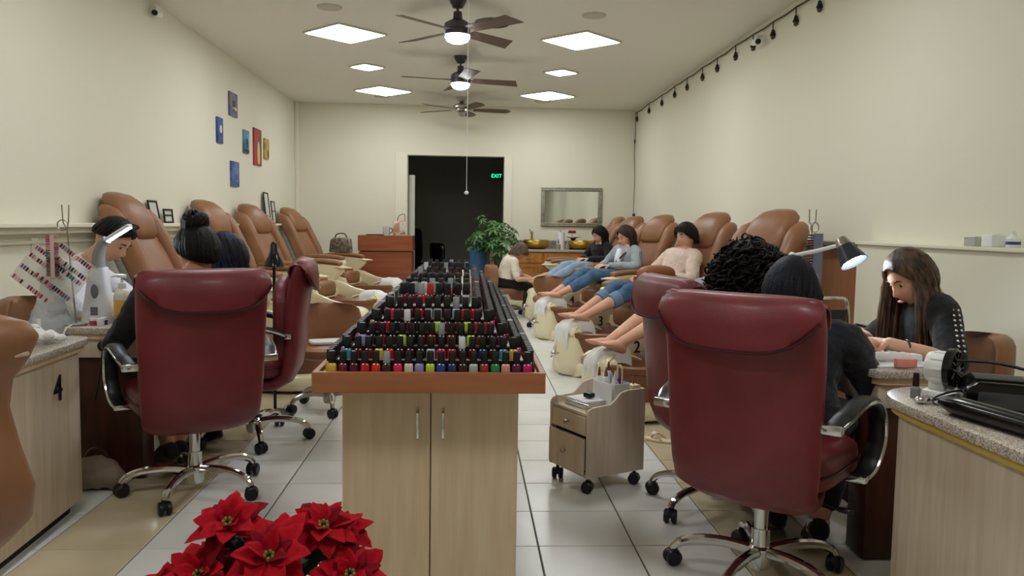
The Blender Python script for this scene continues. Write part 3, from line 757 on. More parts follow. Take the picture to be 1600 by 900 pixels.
    B().loft(slab([(0.58, 0, 0.12, 0.05, 0.02), (0.62, 0, 0.17, 0.055, 0.05), (0.74, 0, 0.195, 0.045, 0.075), (0.86, 0, 0.19, 0.015, 0.085), (0.95, 0, 0.16, -0.02, 0.07), (1.0, 0, 0.10, -0.045, 0.035)], 28, 0.7)).build('head_cushion', M_tan, t, smooth=70)
    # arms
    for s in (-1, 1):
        a = B().prism([(-0.30, 0.40), (0.20, 0.42), (0.40, 0.60), (0.46, 0.66), (0.44, 0.72), (0.2, 0.74), (-0.28, 0.74)], s * 0.30, s * 0.375, 'y', 0.02, 3).build('arm', M_cream, t, smooth=50)
        pts = spline([(-0.30, s * 0.335, 0.735), (-0.1, s * 0.335, 0.765), (0.15, s * 0.335, 0.77), (0.36, s * 0.335, 0.755), (0.42, s * 0.335, 0.735)], 5)
        B().tube(pts, [0.03, 0.045] + [0.052] * (len(pts) - 4) + [0.042, 0.02], 14, flat=0.55, up=(0, 0, 1)).build('arm_pad', M_tan, a, smooth=70)
    B().tube([(0.34, 0.345, 0.70), (0.46, 0.345, 0.70), (0.55, 0.33, 0.70)], [0.05, 0.075, 0.03], 18, flat=0.25, up=(0, 0, 1)).build('cup_tray', M_cream, t, smooth=60)
    return t
proto = pedi_proto()
PEDI = {}
M_num = mat('number black', (20, 20, 20), 0.5)
def pedi(key, label, loc, ang, num=None, side=1):
    t = dup(proto, label=label)
    t['label'] = label; t['group'] = 'pedicure spa chairs'
    place(t, loc, R(ang)); PEDI[key] = t
    if key[0] == 'R': t.scale = (1, 1, 0.965)
    sd = -1 if key[0] == 'R' else 1      # the raised splash panel stands on the far side of the tub
    B().prism([(0.26, 0.30), (0.95, 0.30), (0.98, 0.37), (0.93, 0.405), (0.62, 0.47), (0.42, 0.545), (0.26, 0.555)], sd * 0.265, sd * 0.305, 'y', 0.012).build('splash_panel', M_cream, t, smooth=40)
    return t
pedi('R3', 'tan pedicure chair holding the short-haired woman in pink, tub numbered 3', (1.77, 7.10, 0), 209)
pedi('R2', 'tan pedicure chair numbered 2, nearest on the right behind the curly head', (1.78, 5.58, 0), 209)
pedi('R4', 'tan pedicure chair holding the woman in the grey cardigan', (1.78, 9.17, 0), 209)
pedi('R5', 'tan pedicure chair holding the black-haired woman in black', (1.80, 10.93, 0), 209)
pedi('R6', 'farthest tan pedicure chair on the right, only its head cushion showing', (1.62, 11.93, 0), 180)
pedi('L1', 'tan pedicure chair nearest on the left behind the man in white', (-2.04, 6.16, 0), -7)
pedi('L2', 'tan pedicure chair second on the left, behind the hair-bun head', (-2.04, 7.92, 0), -17)
pedi('L3', 'tan pedicure chair third on the left with a grey shell', (-2.04, 9.52, 0), -17)
pedi('L4', 'tan pedicure chair farthest on the left beside the reception stand', (-2.04, 11.62, 0), -17)
for ch in list(proto.children_recursive): bpy.data.objects.remove(ch, do_unlink=True)
bpy.data.objects.remove(proto, do_unlink=True)
# tub numbers sit on the side of each panel that faces the camera
for key, s in (('R2', '2'), ('R3', '3'), ('R4', '4')):
    text_obj(s, 0.125, 0.003, 'tub_number', M_num, PEDI[key], (0.51, -0.263, 0.405), (R(90), 0, R(180)))
def on_chair(key, label, **kw):
    c = PEDI[key]; return towel_on(label, c.location.copy(), c.rotation_euler[2], **kw)
on_chair('R2', 'white towel on the footrest under the nearest bare foot', seed=1, front=0.26, w=0.13, back=0.02)
on_chair('R3', 'white towel on the footrest of the tub numbered 3', seed=2, front=0.22)
on_chair('R4', 'white towel under the feet of the cardigan woman', seed=3, front=0.18)
on_chair('L3', 'small white towel on the third left footrest', seed=4, front=0.12, w=0.22)
on_chair('L4', 'large white towel over the farthest left footrest', seed=5, front=0.2, back=0.3, w=0.34)

# ============================================================ DESKS
M_toe = mat('toe kick black', (30, 26, 22), 0.7)
M_yband = mat('yellow edge band', (196, 170, 84), 0.4)
def rounded_poly(pts, rad, n=7):
    out = []; m = len(pts)
    for i in range(m):
        p = V(pts[i][0], pts[i][1], 0); a = V(pts[i - 1][0], pts[i - 1][1], 0); c = V(pts[(i + 1) % m][0], pts[(i + 1) % m][1], 0)
        r = rad[i]
        if r <= 0: out.append((p.x, p.y)); continue
        u = (a - p).normalized(); w = (c - p).normalized()
        p0 = p + u * r; p1 = p + w * r
        for k in range(n + 1):
            q = k / n; pt = p0 * (1 - q) ** 2 + p * 2 * q * (1 - q) + p1 * q * q
            out.append((pt.x, pt.y))
    return out
def scale_poly(poly, d):
    cx = sum(p[0] for p in poly) / len(poly); cy = sum(p[1] for p in poly) / len(poly)
    xs = max(abs(p[0] - cx) for p in poly); ys = max(abs(p[1] - cy) for p in poly)
    return [(cx + (p[0] - cx) * (1 - d / xs), cy + (p[1] - cy) * (1 - d / ys)) for p in poly]
def manicure_desk(label, poly, h, loc, mtop=M_granite, mbody=M_maple2, band=M_yband):
    t = thing('manicure_desk', label, 'desk', loc)
    B().prism(poly, h - 0.03, h, 'z', 0.006).build('worktop', mtop, t, smooth=40)
    B().prism(scale_poly(poly, 0.012), h - 0.05, h - 0.0301, 'z', 0.0).build('edge_band', band, t, smooth=40)
    B().prism(scale_poly(poly, 0.03), 0.05, h - 0.0501, 'z', 0.004).build('body_panel', mbody, t, smooth=40)
    B().prism(scale_poly(poly, 0.07), 0.0, 0.05, 'z').build('toe_kick', M_toe, t, smooth=40)
    return t
def table2(label, x0, x1, y0, y1, h, loc, px0, px1):
    t = thing('manicure_table', label, 'table', loc)
    poly = rounded_poly([(x0, y0), (x1, y0), (x1, y1), (x0, y1)], [0.05] * 4)
    B().prism(poly, h - 0.03, h, 'z', 0.006).build('worktop', M_granite, t, smooth=40)
    B().prism(scale_poly(poly, 0.015), h - 0.055, h - 0.0301, 'z').build('edge_band', M_maple, t, smooth=40)
    B().box(((x0 + x1) / 2, (y0 + y1) / 2, h - 0.10), (x1 - x0 - 0.06, y1 - y0 - 0.06, 0.09), 0.006).build('apron', M_maple2, t)
    for (yy) in (y0 + 0.06, y1 - 0.2):
        B().box(((px0 + px1) / 2, yy + 0.07, (h - 0.145) / 2 + 0.005), (px1 - px0, 0.14, h - 0.155), 0.006).build('pedestal', M_dkwood, t)
    B().box(((px0 + px1) / 2, (y0 + y1) / 2, 0.33), (0.03, y1 - y0 - 0.32, 0.4), 0.004).build('modesty_panel', M_dkwood, t)
    return t
# left desk numbered 4 (local coordinates around its middle)
lp = rounded_poly([(-0.5, -0.36), (0.555, -0.36), (0.50, 0.68), (-0.5, 0.68)], [0.05, 0.10, 0.10, 0.05])
d4 = manicure_desk('maple manicure desk numbered 4 at the left edge with granite top', lp, 0.74, (-2.12, 2.84, 0), band=M_maple)
text_obj('4', 0.15, 0.002, 'desk_number', M_num, d4, (0.492, 0.38, 0.565), (R(90), 0, R(90) - math.atan2(0.08, 1.4)*-1))
rp = rounded_poly([(-0.66, -0.9), (0.64, -0.9), (0.64, 0.82), (-0.66, 0.82)], [0.05, 0.05, 0.05, 0.26])
manicure_desk('maple manicure desk in the right foreground with granite top and yellow edge', rp, 0.74, (1.95, 1.70, 0))
table2('granite manicure table on the left in front of the man in white', -0.19, 0.22, -0.61, 0.61, 0.74, (-1.70, 4.38, 0), -0.17, 0.15)
table2('granite manicure table on the right in front of the long-haired woman', -0.22, 0.10, -0.73, 0.75, 0.74, (1.70, 3.51, 0), -0.2, -0.04)

# ============================================================ POLISH DISPLAY
TX0d, TX1d, TY0d, TY1d, TZ = -0.47, 0.24, 2.40, 4.95, 0.735
dc = thing('polish_cabinet', 'pale maple two-door cabinet with a cherry tray holding nail polish', 'cabinet', ((TX0d + TX1d) / 2, 3.7, 0))
cx = (TX0d + TX1d) / 2
B().box((0, -0.0, 0.3975), (0.56, 2.36, 0.675), 0.003).build('body', M_maple, dc, smooth=0)
B().box((0, 0.02, 0.03), (0.52, 2.28, 0.06)).build('toe_kick', M_toe, dc, smooth=0)
for s in (-1, 1):
    d = B().box((s * 0.1405, -1.19, 0.3975), (0.277, 0.02, 0.665), 0.002).build('door', M_maple, dc, smooth=0)
    hx = s * 0.04
    b = B(); b.tube(spline([(hx, -1.2, 0.66), (hx, -1.222, 0.655), (hx, -1.226, 0.62), (hx, -1.222, 0.575), (hx, -1.2, 0.57)], 4), 0.005, 8)
    b.build('handle', M_chrome, d)
tray = B()
w = TX1d - TX0d; L = TY1d - TY0d
tray.box((0, (TY0d + TY1d) / 2 - 3.7, 0.7605), (w - 0.02, L - 0.02, 0.051))
tr = tray.build('tray_floor', M_cherry, dc, smooth=0)
for (c, d) in (((0, TY0d - 3.7 + 0.009, 0.765), (w, 0.018, 0.064)), ((0, TY1d - 3.7 - 0.009, 0.765), (w, 0.018, 0.064)), ((-w / 2 + 0.009, (TY0d + TY1d) / 2 - 3.7, 0.765), (0.018, L - 0.037, 0.064)), ((w / 2 - 0.009, (TY0d + TY1d) / 2 - 3.7, 0.765), (0.018, L - 0.037, 0.064))):
    B().box(c, d, 0.002).build('tray_rail', M_cherry, tr, smooth=0)
STEP, RISE, NST = 0.041, 0.038, 5
Z0 = 0.788
M_step = mat('white shelf edge', (226, 218, 204), 0.5)
M_mir = mat('dark riser', (60, 24, 18), 0.25)
for k in range(NST):
    ins = 0.024 + STEP * (k + 1)
    wx, wy = w - 2 * ins, L - 2 * ins
    sy = (TY0d + TY1d) / 2 - 3.7
    B().box((0, sy, Z0 + RISE * k + RISE / 2 - 0.002), (wx - 0.004, wy - 0.004, RISE - 0.004)).build('riser', M_mir, dc, smooth=0)
    B().box((0, sy, Z0 + RISE * (k + 1) - 0.002), (wx, wy, 0.004), 0.001).build('shelf_step', M_step, dc, smooth=0)

def bottle_mesh(m):
    b = B()
    prof = [(0.45, 0.0), (1.0, 0.002), (1.0, 0.022), (0.9, 0.03), (0.45, 0.034), (0.40, 0.036)]
    rings = [[V(0.0142 * s * sgnpow(cos(2 * pi * k / 12), 0.5), 0.0142 * s * sgnpow(sin(2 * pi * k / 12), 0.5), z) for k in range(12)] for s, z in prof]
    b.loft(rings); me = b.mesh('polish_bottle'); me.materials.append(m); me.shade_smooth(); me.set_sharp_from_angle(angle=R(50)); return me
def cap_mesh(m, wide=1.0):
    b = B(); rings = [[V(0.0112 * s * wide * sgnpow(cos(2 * pi * k / 10), 0.7), 0.0112 * s * wide * sgnpow(sin(2 * pi * k / 10), 0.7), z) for k in range(10)] for s, z in ((0.95, 0.033), (1.0, 0.035), (0.95, 0.068), (0.85, 0.0695))]
    b.loft(rings); me = b.mesh('cap'); me.materials.append(m); me.shade_smooth(); me.set_sharp_from_angle(angle=R(50)); return me
COLS = [('yellow', (214, 178, 60)), ('dark red', (104, 20, 34)), ('burgundy', (76, 18, 26)), ('red', (190, 28, 38)), ('scarlet', (214, 44, 30)), ('clear', (200, 190, 180)), ('hot pink', (220, 40, 90)), ('pale beige', (220, 206, 188)),
        ('lilac', (150, 140, 190)), ('lime green', (190, 214, 60)), ('royal blue', (40, 60, 150)), ('navy blue', (36, 50, 92)), ('dark brown', (52, 34, 30)), ('silver grey', (176, 180, 184)), ('brick red', (160, 48, 40)), ('green', (40, 140, 70)),
        ('peach', (226, 156, 140)), ('plum', (92, 30, 70)), ('magenta', (200, 30, 110)), ('black', (24, 20, 22)), ('teal', (70, 140, 150))]
BM = [bottle_mesh(mat('polish ' + n, c, 0.12, coat=0.4)) for n, c in COLS]
CAPM = {'black': cap_mesh(M_black), 'grey': cap_mesh(mat('grey cap', (150, 158, 162), 0.35)), 'white': cap_mesh(mat('white cap', (222, 222, 220), 0.35)), 'red': cap_mesh(mat('red cap', (190, 40, 40), 0.35))}
rnd = random.Random(7)
front0 = [0, 1, 2, 3, 4, 12, 6, 7, 8, 9, 10, 11, 12, 13, 14, 15, 16, 17, 18]
slots = []   # (order, x, y, z, rowlabel, colour, cap)
hw = w / 2
for k in range(NST + 1):
    ins = 0.024 + STEP * k + STEP * 0.45
    x0 = -hw + ins; n = int((2 * abs(x0)) / 0.0345) + (1 if k == 0 else 0)
    n = {0: 19, 1: 17, 2: 15, 3: 12, 4: 10}.get(k, 9)
    z = Z0 + RISE * k + (0.0005 if k else -0.0015)
    yy = TY0d + ins
    if k < NST:
        for i in range(n):
            x = x0 + 0.012 + (2 * abs(x0) - 0.024) * i / (n - 1)
            c = front0[i] if k == 0 else rnd.choice([1, 2, 3, 12, 12, 19, 2, 1, 14, 17, 13, 0, 6, 16, 11, 20, 1, 2] if k in (1, 4) else [1, 2, 2, 12, 19, 19, 3, 14, 9, 12, 8, 2, 1, 12])
            cap = 'grey' if (k, i) in ((0, 5), (2, 8), (4, 7)) else ('black' if rnd.random() < 0.97 else 'white')
            slots.append((0 + k * 0.01, x, yy, z, '%s from left in %s front row' % (ordw(i), ORD[k]), c, cap))
        m = int((L - 2 * ins) / 0.036)
        for s, sn in ((-1, 'left'), (1, 'right')):
            for i in range(1, m):
                y = yy + (L - 2 * ins) * i / m
                c = rnd.choice([1, 2, 3, 12, 19, 13, 6, 16, 8, 0, 7]); cap = rnd.choice(['black'] * 50 + ['white', 'grey'])
                near = abs(y - TY0d)
                slots.append((1 + near, s * abs(x0), y, z, '%s from front in %s lowest %s side row' % (ordw(i - 1), ORD[k], sn), c, cap))
    else:
        rr = 0
        for ry, cnt in ((0.30, 8), (0.36, 7), (0.55, 8), (0.85, 8), (0.92, 7), (1.3, 7), (1.75, 7), (1.82, 6), (2.1, 6)):
            for i in range(cnt):
                x = -0.124 + 0.248 * (i + 0.5) / cnt + rnd.uniform(-0.003, 0.003)
                cap = rnd.choice(['black'] * 9 + ['white', 'grey']) if rr else ('black', 'black', 'grey', 'red', 'black', 'black', 'black', 'black')[i]
                slots.append((0.2 + rr * 0.02, x, TY0d + ry + rnd.uniform(-0.008, 0.008), z, '%s from left in %s top row' % (ordw(i), ORD[rr]), rnd.choice([1, 3, 12, 19, 2, 13]), cap))
            rr += 1
slots.sort(key=lambda q: q[0])
restb = {}
for k, (od, x, y, z, lb, c, cap) in enumerate(slots):
    x += cx
    if k < 296:
        o = bpy.data.objects.new('polish_bottle', BM[c]); C.objects.link(o)
        o.location = (x, y, z); o.rotation_euler = (0, 0, rnd.uniform(-0.15, 0.15))
        tag(o, '%s polish, %s cap, %s' % (COLS[c][0], cap, lb), 'nail polish', 'nail polish bottles on the display')
        q = bpy.data.objects.new('cap', CAPM[cap]); C.objects.link(q); q.parent = o
    else:
        for me, key in ((BM[c], 'b%d' % c), (CAPM[cap], 'c' + cap)):
            bb = restb.setdefault('all', (B(), []))
            mi = me.materials[0]
            if mi not in bb[1]: bb[1].append(mi)
            k0 = len(bb[0].v)
            bb[0].v += [v.co + V(x, y, z) for v in me.vertices]
            for p in me.polygons: bb[0].f.append((tuple(i + k0 for i in p.vertices), bb[1].index(mi)))
if restb:
    bb, ml = restb['all']
    fs = [f for f, i in bb.f]; mi = [i for f, i in bb.f]
    me = bpy.data.meshes.new('polish_bottles'); me.from_pydata([tuple(p) for p in bb.v], [], fs)
    for m_ in ml: me.materials.append(m_)
    me.polygons.foreach_set('material_index', mi); me.update(); me.shade_smooth(); me.set_sharp_from_angle(angle=R(50))
    o = bpy.data.objects.new('polish_bottles', me); C.objects.link(o); o['kind'] = 'stuff'
    o['label'] = 'the many farther nail polish bottles on the display sides'; o['category'] = 'nail polish'

# ============================================================ TROLLEY
ca = R(27.5)
tl = thing('nail_trolley', 'pale wood rolling trolley with two drawers beside the aisle', 'trolley', (0.635, 3.80, 0), R(-62.5))
# local: front at -y, width along x
W2, D2 = 0.145, 0.17
b0, zt = 0.075, 0.385
sidep = [(-D2, b0), (D2, b0), (D2, 0.475), (0.06, 0.475), (0.02, 0.465), (-0.01, 0.435), (-0.04, 0.415), (-D2 + 0.03, 0.41), (-D2 + 0.008, 0.40), (-D2, 0.385)]
for s in (-1, 1):
    B().prism(sidep, s * W2, s * (W2 + 0.014), 'x', 0.003).build('side_panel', M_maple2, tl, smooth=30)
B().box((0, D2 - 0.007, 0.275), (2 * W2 - 0.001, 0.014, 0.40), 0.002).build('back_panel', M_maple2, tl, smooth=0)
B().box((0, -0.003, b0 + 0.008), (2 * W2 - 0.001, 2 * D2 - 0.02, 0.016), 0.002).build('bottom_panel', M_maple2, tl, smooth=0)
B().box((0, -0.003, 0.372), (2 * W2 - 0.001, 2 * D2 - 0.02, 0.014), 0.002).build('top_panel', M_maple2, tl, smooth=0)
B().box((0, 0.0, 0.225), (2 * W2 - 0.004, 2 * D2 - 0.06, 0.28)).build('carcass', M_toe, tl, smooth=0)
for (z0, z1, out) in ((0.275, 0.362, 0.0), (0.095, 0.262, 0.016)):
    dr = B().box((0, -D2 + 0.008 - out, (z0 + z1) / 2), (2 * W2 - 0.01, 0.016, z1 - z0), 0.002).build('drawer', M_maple2, tl, smooth=0)
    bk = B().box((0, -D2 + 0.05 - out, (z0 + z1) / 2), (2 * W2 - 0.04, 0.08, z1 - z0 - 0.02)).build('drawer_box', M_maple2, dr, smooth=0)
    B().lathe([(0, 0), (0.004, 0), (0.004, 0.012), (0.012, 0.016), (0.010, 0.024), (0, 0.026)], 14, Matrix.Translation((0, -D2 - out, (z0 + z1) / 2)) @ Matrix.Rotation(pi / 2, 4, 'X')).build('knob', M_steel, dr)
b = B(); b.tube([(-W2 + 0.01, -D2 + 0.02, 0.415), (W2 - 0.01, -D2 + 0.02, 0.415)], 0.004, 8)
for x in (-0.12, 0.12): b.cyl((x, -D2 + 0.02, 0.378), (x, -D2 + 0.02, 0.415), 0.004, n=8)
b.build('gallery_rail', M_chrome, tl)
for sx in (-1, 1):
    for sy in (-1, 1): caster('caster', tl, sx * (W2 - 0.02), sy * (D2 - 0.03), 0.7 * sx, 0.027)
def on_trolley(x, y, z=0.379):
    a = R(-62.5); return (0.635 + x * cos(a) - y * sin(a), 3.80 + x * sin(a) + y * cos(a), z)
bk = thing('bottle_caddy', 'frosted white caddy of small bottles standing in the trolley', 'caddy', on_trolley(0.03, 0.06), R(-62.5))
M_frost = mat('frosted plastic', (246, 246, 248), 0.5, trans=0.1, ior=1.2)
b = B(); b.prism(rrect(0.17, 0.11, 0.02), 0, 0.006, 'z')
for (c, d) in (((0, -0.053, 0.06), (0.15, 0.004, 0.115)), ((0, 0.053, 0.06), (0.15, 0.004, 0.115)), ((-0.083, 0, 0.06), (0.004, 0.09, 0.115)), ((0.083, 0, 0.06), (0.004, 0.09, 0.115))): b.box(c, d)
b.build('box', M_frost, bk, smooth=0)
b = B(); b.tube(spline([(0.08, 0, 0.1), (0.082, 0, 0.19), (0.05, 0, 0.2), (0.06, -0.01, 0.14)], 5), 0.005, 6); b.build('hook', M_cream, bk)
def nozzle(label, x, y, mcap, h=0.10, body=M_frost):
    h += 0.025; p = on_trolley(x, y, 0.386); o = thing('nozzle_bottle', label, 'bottle', p)
    B().lathe([(0, 0), (0.018, 0), (0.019, 0.01), (0.019, h), (0.012, h + 0.015), (0.008, h + 0.02), (0, h + 0.02)], 14).build('body', body, o)
    B().lathe([(0, h + 0.02), (0.009, h + 0.02), (0.007, h + 0.04), (0.003, h + 0.062), (0, h + 0.064)], 12).build('nozzle_cap', mcap, o)
M_purple = mat('purple plastic', (84, 50, 150), 0.35); M_brn = mat('brown nozzle', (130, 84, 66), 0.4)
nozzle('white squeeze bottle with brown nozzle at the back of the caddy', -0.02, 0.08, M_brn, 0.11)
nozzle('white squeeze bottle with brown tip at the left of the caddy', -0.035, 0.035, M_brn, 0.085)
nozzle('white squeeze bottle with brown tip in the middle of the caddy', 0.02, 0.035, M_brn, 0.09)
nozzle('purple capped bottle in the trolley caddy', 0.045, 0.085, M_purple, 0.10, M_purple)
nozzle('white squeeze bottle at the right of the caddy', 0.085, 0.04, M_white, 0.085)
o = thing('bottle_box', 'small cream box with a red stick beside the trolley caddy', 'box', on_trolley(0.105, 0.135), R(-62.5))
B().box((0, 0, 0.055), (0.06, 0.05, 0.11), 0.006).build('carton', M_cream, o)
B().cyl((0.0, 0, 0.11), (0.002, 0, 0.16), 0.004, n=8).build('stick', mat('red stick', (180, 50, 50), 0.4), o)
o = thing('towel_stack', 'small stack of folded white cloths on the trolley top', 'towel', on_trolley(-0.03, -0.06), R(-62.5))
for k in range(4): B().box((0.004 * k, 0.003 * (k % 2), 0.006 + 0.009 * k), (0.16, 0.12, 0.008), 0.004).build('folded_cloth', M_towel, o)
o = B().box((0, 0, 0.012), (0.05, 0.035, 0.024), 0.006).build('nail_buffer', M_black); place(o, on_trolley(0.0, -0.05, 0.4205), R(-50)); tag(o, 'small black block on the folded cloths of the trolley', 'buffer')

# ============================================================ BACK WALL FURNITURE
rd = thing('reception_stand', 'two-tier cherry reception stand against the back left', 'reception desk', (-1.26, 12.35, 0))
B().box((0, 0, 0.41), (0.80, 0.5, 0.80), 0.006).build('lower_box', M_redwood, rd, smooth=0)
B().box((0, 0, 0.815), (0.76, 0.46, 0.015)).build('shadow_gap', M_toe, rd, smooth=0)
B().box((0, 0, 0.94), (0.82, 0.52, 0.235), 0.006).build('upper_box', M_redwood, rd, smooth=0)
B().box((0, 0, 0.005), (0.76, 0.46, 0.01)).build('plinth', M_toe, rd, smooth=0)
gb = thing('gift_bag', 'small tan and white gift bag on the reception stand', 'bag', (-1.07, 12.3, 1.058), R(8))
B().prism([(-0.09, 0), (0.09, 0), (0.095, 0.22), (-0.085, 0.22)], -0.06, 0.06, 'y', 0.004).build('bag_body', mat('gift bag print', (190, 140, 110), 0.5, col2=(226, 214, 196), scale=9, mix=(0.48, 0.52)), gb)
B().box((0.045, -0.062, 0.11), (0.085, 0.004, 0.19), 0.001).build('front_panel', mat('bag label', (214, 206, 190), 0.5, col2=(130, 110, 90), scale=14, mix=(0.55, 0.62)), gb)
B().tube(spline([(-0.03, 0, 0.21), (-0.01, 0, 0.29), (0.07, 0, 0.33), (0.09, 0, 0.25), (0.07, 0, 0.215)], 5), 0.006, 6).build('handle', M_dkwood, gb)
jg = thing('glass_jar', 'clear glass jar with a handle on the reception stand', 'jar', (-1.26, 12.22, 1.058))
B().lathe([(0, 0), (0.05, 0), (0.055, 0.01), (0.055, 0.13), (0.05, 0.13), (0.05, 0.012), (0, 0.01)], 20).build('body', M_glass, jg)
B().tube(spline([(0.053, 0, 0.11), (0.09, 0, 0.10), (0.09, 0, 0.05), (0.053, 0, 0.035)], 5), 0.007, 8).build('handle', M_black, jg)
o = thing('flat_tray', 'dark flat tray lying on the reception stand', 'tray', (-1.42, 12.2, 1.058)); B().prism(rrect(0.28, 0.2, 0.03), 0, 0.012, 'z', 0.003).build('plate', M_dkwood, o); B().prism(rrect(0.24, 0.16, 0.02), 0.0125, 0.016, 'z').build('paper', M_black, o)
sk = thing('sink_cabinet', 'honey oak sink cabinet with panel doors on the back wall', 'cabinet', (1.36, 12.68, 0))
B().box((0, 0, 0.455), (1.2, 0.58, 0.75), 0.004).build('body', M_oak, sk, smooth=0)
B().box((0, 0.02, 0.04), (1.16, 0.5, 0.08)).build('toe_kick', M_toe, sk, smooth=0)
for k in range(3):
    x = -0.40 + 0.40 * k
    dw = B().box((x, -0.3, 0.735), (0.37, 0.02, 0.15), 0.004).build('drawer_front', M_oak, sk, smooth=0)
    dd = B().box((x, -0.297, 0.37), (0.37, 0.014, 0.54), 0.003).build('door', M_oak, sk, smooth=0)
    for (c, d) in (((x - 0.16, -0.309, 0.37), (0.05, 0.012, 0.54)), ((x + 0.16, -0.309, 0.37), (0.05, 0.012, 0.54)), ((x, -0.309, 0.615), (0.27, 0.012, 0.05)), ((x, -0.309, 0.125), (0.27, 0.012, 0.05))): B().box(c, d, 0.003).build('door_rail', M_oak, dd, smooth=0)
    B().tube(spline([(x - 0.05, -0.31, 0.735), (x - 0.03, -0.33, 0.73), (x + 0.03, -0.33, 0.73), (x + 0.05, -0.31, 0.735)], 4), 0.006, 8).build('handle', M_steel, dw)
B().box((0, -0.01, 0.85), (1.24, 0.62, 0.04), 0.008).build('countertop', M_granite, sk, smooth=0)
B().box((0, 0.29, 0.935), (1.24, 0.02, 0.13), 0.003).build('backsplash', mat('grey stone splash', (136, 134, 126), 0.4, col2=(112, 110, 104), scale=14), sk, smooth=0)
for (x, lb) in ((1.07, 'hammered brass vessel sink on the left of the counter'), (1.80, 'hammered brass vessel sink half hidden on the right of the counter')):
    s = thing('vessel_sink', lb, 'sink', (x, 12.62, 0.871))
    B().lathe([(0, 0.0), (0.12, 0.0), (0.19, 0.03), (0.225, 0.08), (0.22, 0.125), (0.205, 0.145), (0.198, 0.14), (0.205, 0.09), (0.16, 0.03), (0, 0.015)], 32).build('bowl', M_brass, s)
fc = thing('faucet', 'brass faucet behind the left vessel sink', 'faucet', (1.02, 12.90, 0.871))
B().lathe([(0, 0), (0.03, 0), (0.025, 0.03), (0.018, 0.05), (0.018, 0.2), (0, 0.2)], 14).build('column', M_brass, fc)
B().tube(spline([(0, 0, 0.19), (0, -0.02, 0.25), (0, -0.08, 0.27), (0, -0.13, 0.24)], 5), 0.012, 8).build('spout', M_brass, fc)
B().tube([(0, 0, 0.2), (-0.02, 0.0, 0.27), (-0.04, 0, 0.31)], 0.008, 8).build('lever', M_brass, fc)
o = thing('paper_towel_roll', 'white paper towel roll standing on the sink counter', 'paper towel', (1.47, 12.72, 0.871)); B().lathe([(0, 0), (0.065, 0), (0.065, 0.27), (0.02, 0.27), (0.02, 0.1), (0, 0.1)], 24).build('roll', M_towel, o); B().cyl((0, 0, 0.0), (0, 0, 0.3), 0.008).build('holder_rod', M_steel, o)
for (x, y, h, lb) in ((1.41, 12.52, 0.11, 'clear soap bottle in front of the paper towel roll'), (1.57, 12.6, 0.10, 'small grey cup between the paper towels and the potted flower')):
    o = thing('counter_bottle', lb, 'bottle', (x, y, 0.871)); B().lathe([(0, 0), (0.035, 0), (0.037, 0.01), (0.037, h * 0.7), (0.015, h * 0.85), (0.014, h)], 16).build('body', mat('grey translucent', (170, 172, 164), 0.25, trans=0.3), o)
    B().lathe([(0, h), (0.016, h), (0.016, h + 0.025), (0.006, h + 0.03), (0.006, h + 0.055), (0, h + 0.055)], 12).build('cap', M_steel, o)
fp = thing('potted_flower', 'small potted red flower in a black pot on the sink counter', 'plant', (1.66, 12.64, 0.871))
B().lathe([(0, 0), (0.05, 0), (0.065, 0.13), (0.058, 0.13), (0.05, 0.11), (0, 0.11)], 18).build('pot', M_black, fp)
b = B()
for k in range(7):
    a = k * 0.9; b.tube(spline([(0, 0, 0.1), (0.04 * cos(a), 0.04 * sin(a), 0.18), (0.12 * cos(a), 0.12 * sin(a), 0.2 - 0.01 * (k % 3))], 4), [0.004, 0.012, 0.02, 0.028, 0.03, 0.03, 0.024, 0.012, 0.003], 6, flat=0.2, up=(0, 0, 1))
b.build('leaves', M_dkleaf, fp)
B().cyl((0, 0, 0.1), (-0.02, 0, 0.26), 0.004, n=6).build('stem', M_leaf, fp)
M_fl = mat('crimson petal', (176, 24, 44), 0.5)
for k in range(8):
    a = k * 2 * pi / 8; z = 0.27 + 0.02 * (k % 2)
    B().ell((-0.02 + 0.035 * cos(a), 0.035 * sin(a), z), (0.035, 0.035, 0.014), 10, 6).build('petal', M_fl, fp)
mr = thing('wall_mirror', 'rectangular wall mirror in a silver ribbed frame above the sinks', 'mirror', (1.667, YB, 1.55))
MW, MH, FW = 1.0, 0.64, 0.065
b = B(); b.box((0, -0.012, 0), (MW - 0.06, 0.012, MH - 0.06)); b.build('glass', mat('mirror glass', (225, 228, 222), 0.02, 1.0), mr, smooth=0)
M_silver = mat('antique silver', (170, 168, 150), 0.4, 0.35, col2=(140, 138, 122), scale=40)
for (c, d) in (((0, 0, MH / 2 - FW / 2), (MW, 0.03, FW)), ((0, 0, -MH / 2 + FW / 2), (MW, 0.03, FW)), ((-MW / 2 + FW / 2, 0, 0), (FW, 0.03, MH - 2 * FW)), ((MW / 2 - FW / 2, 0, 0), (FW, 0.03, MH - 2 * FW))):
    f = B().box((c[0], -0.02, c[2]), d, 0.008).build('frame_side', M_silver, mr)
    for q in (-0.25, 0.25):
        cc = (c[0], -0.036, c[2] + FW * q) if d[0] > d[2] else (c[0] + FW * q, -0.036, c[2])
        dd_ = (d[0] * 0.96, 0.012, 0.012) if d[0] > d[2] else (0.012, 0.012, d[2])
        B().box(cc, dd_, 0.004).build('frame_bead', M_silver, f)

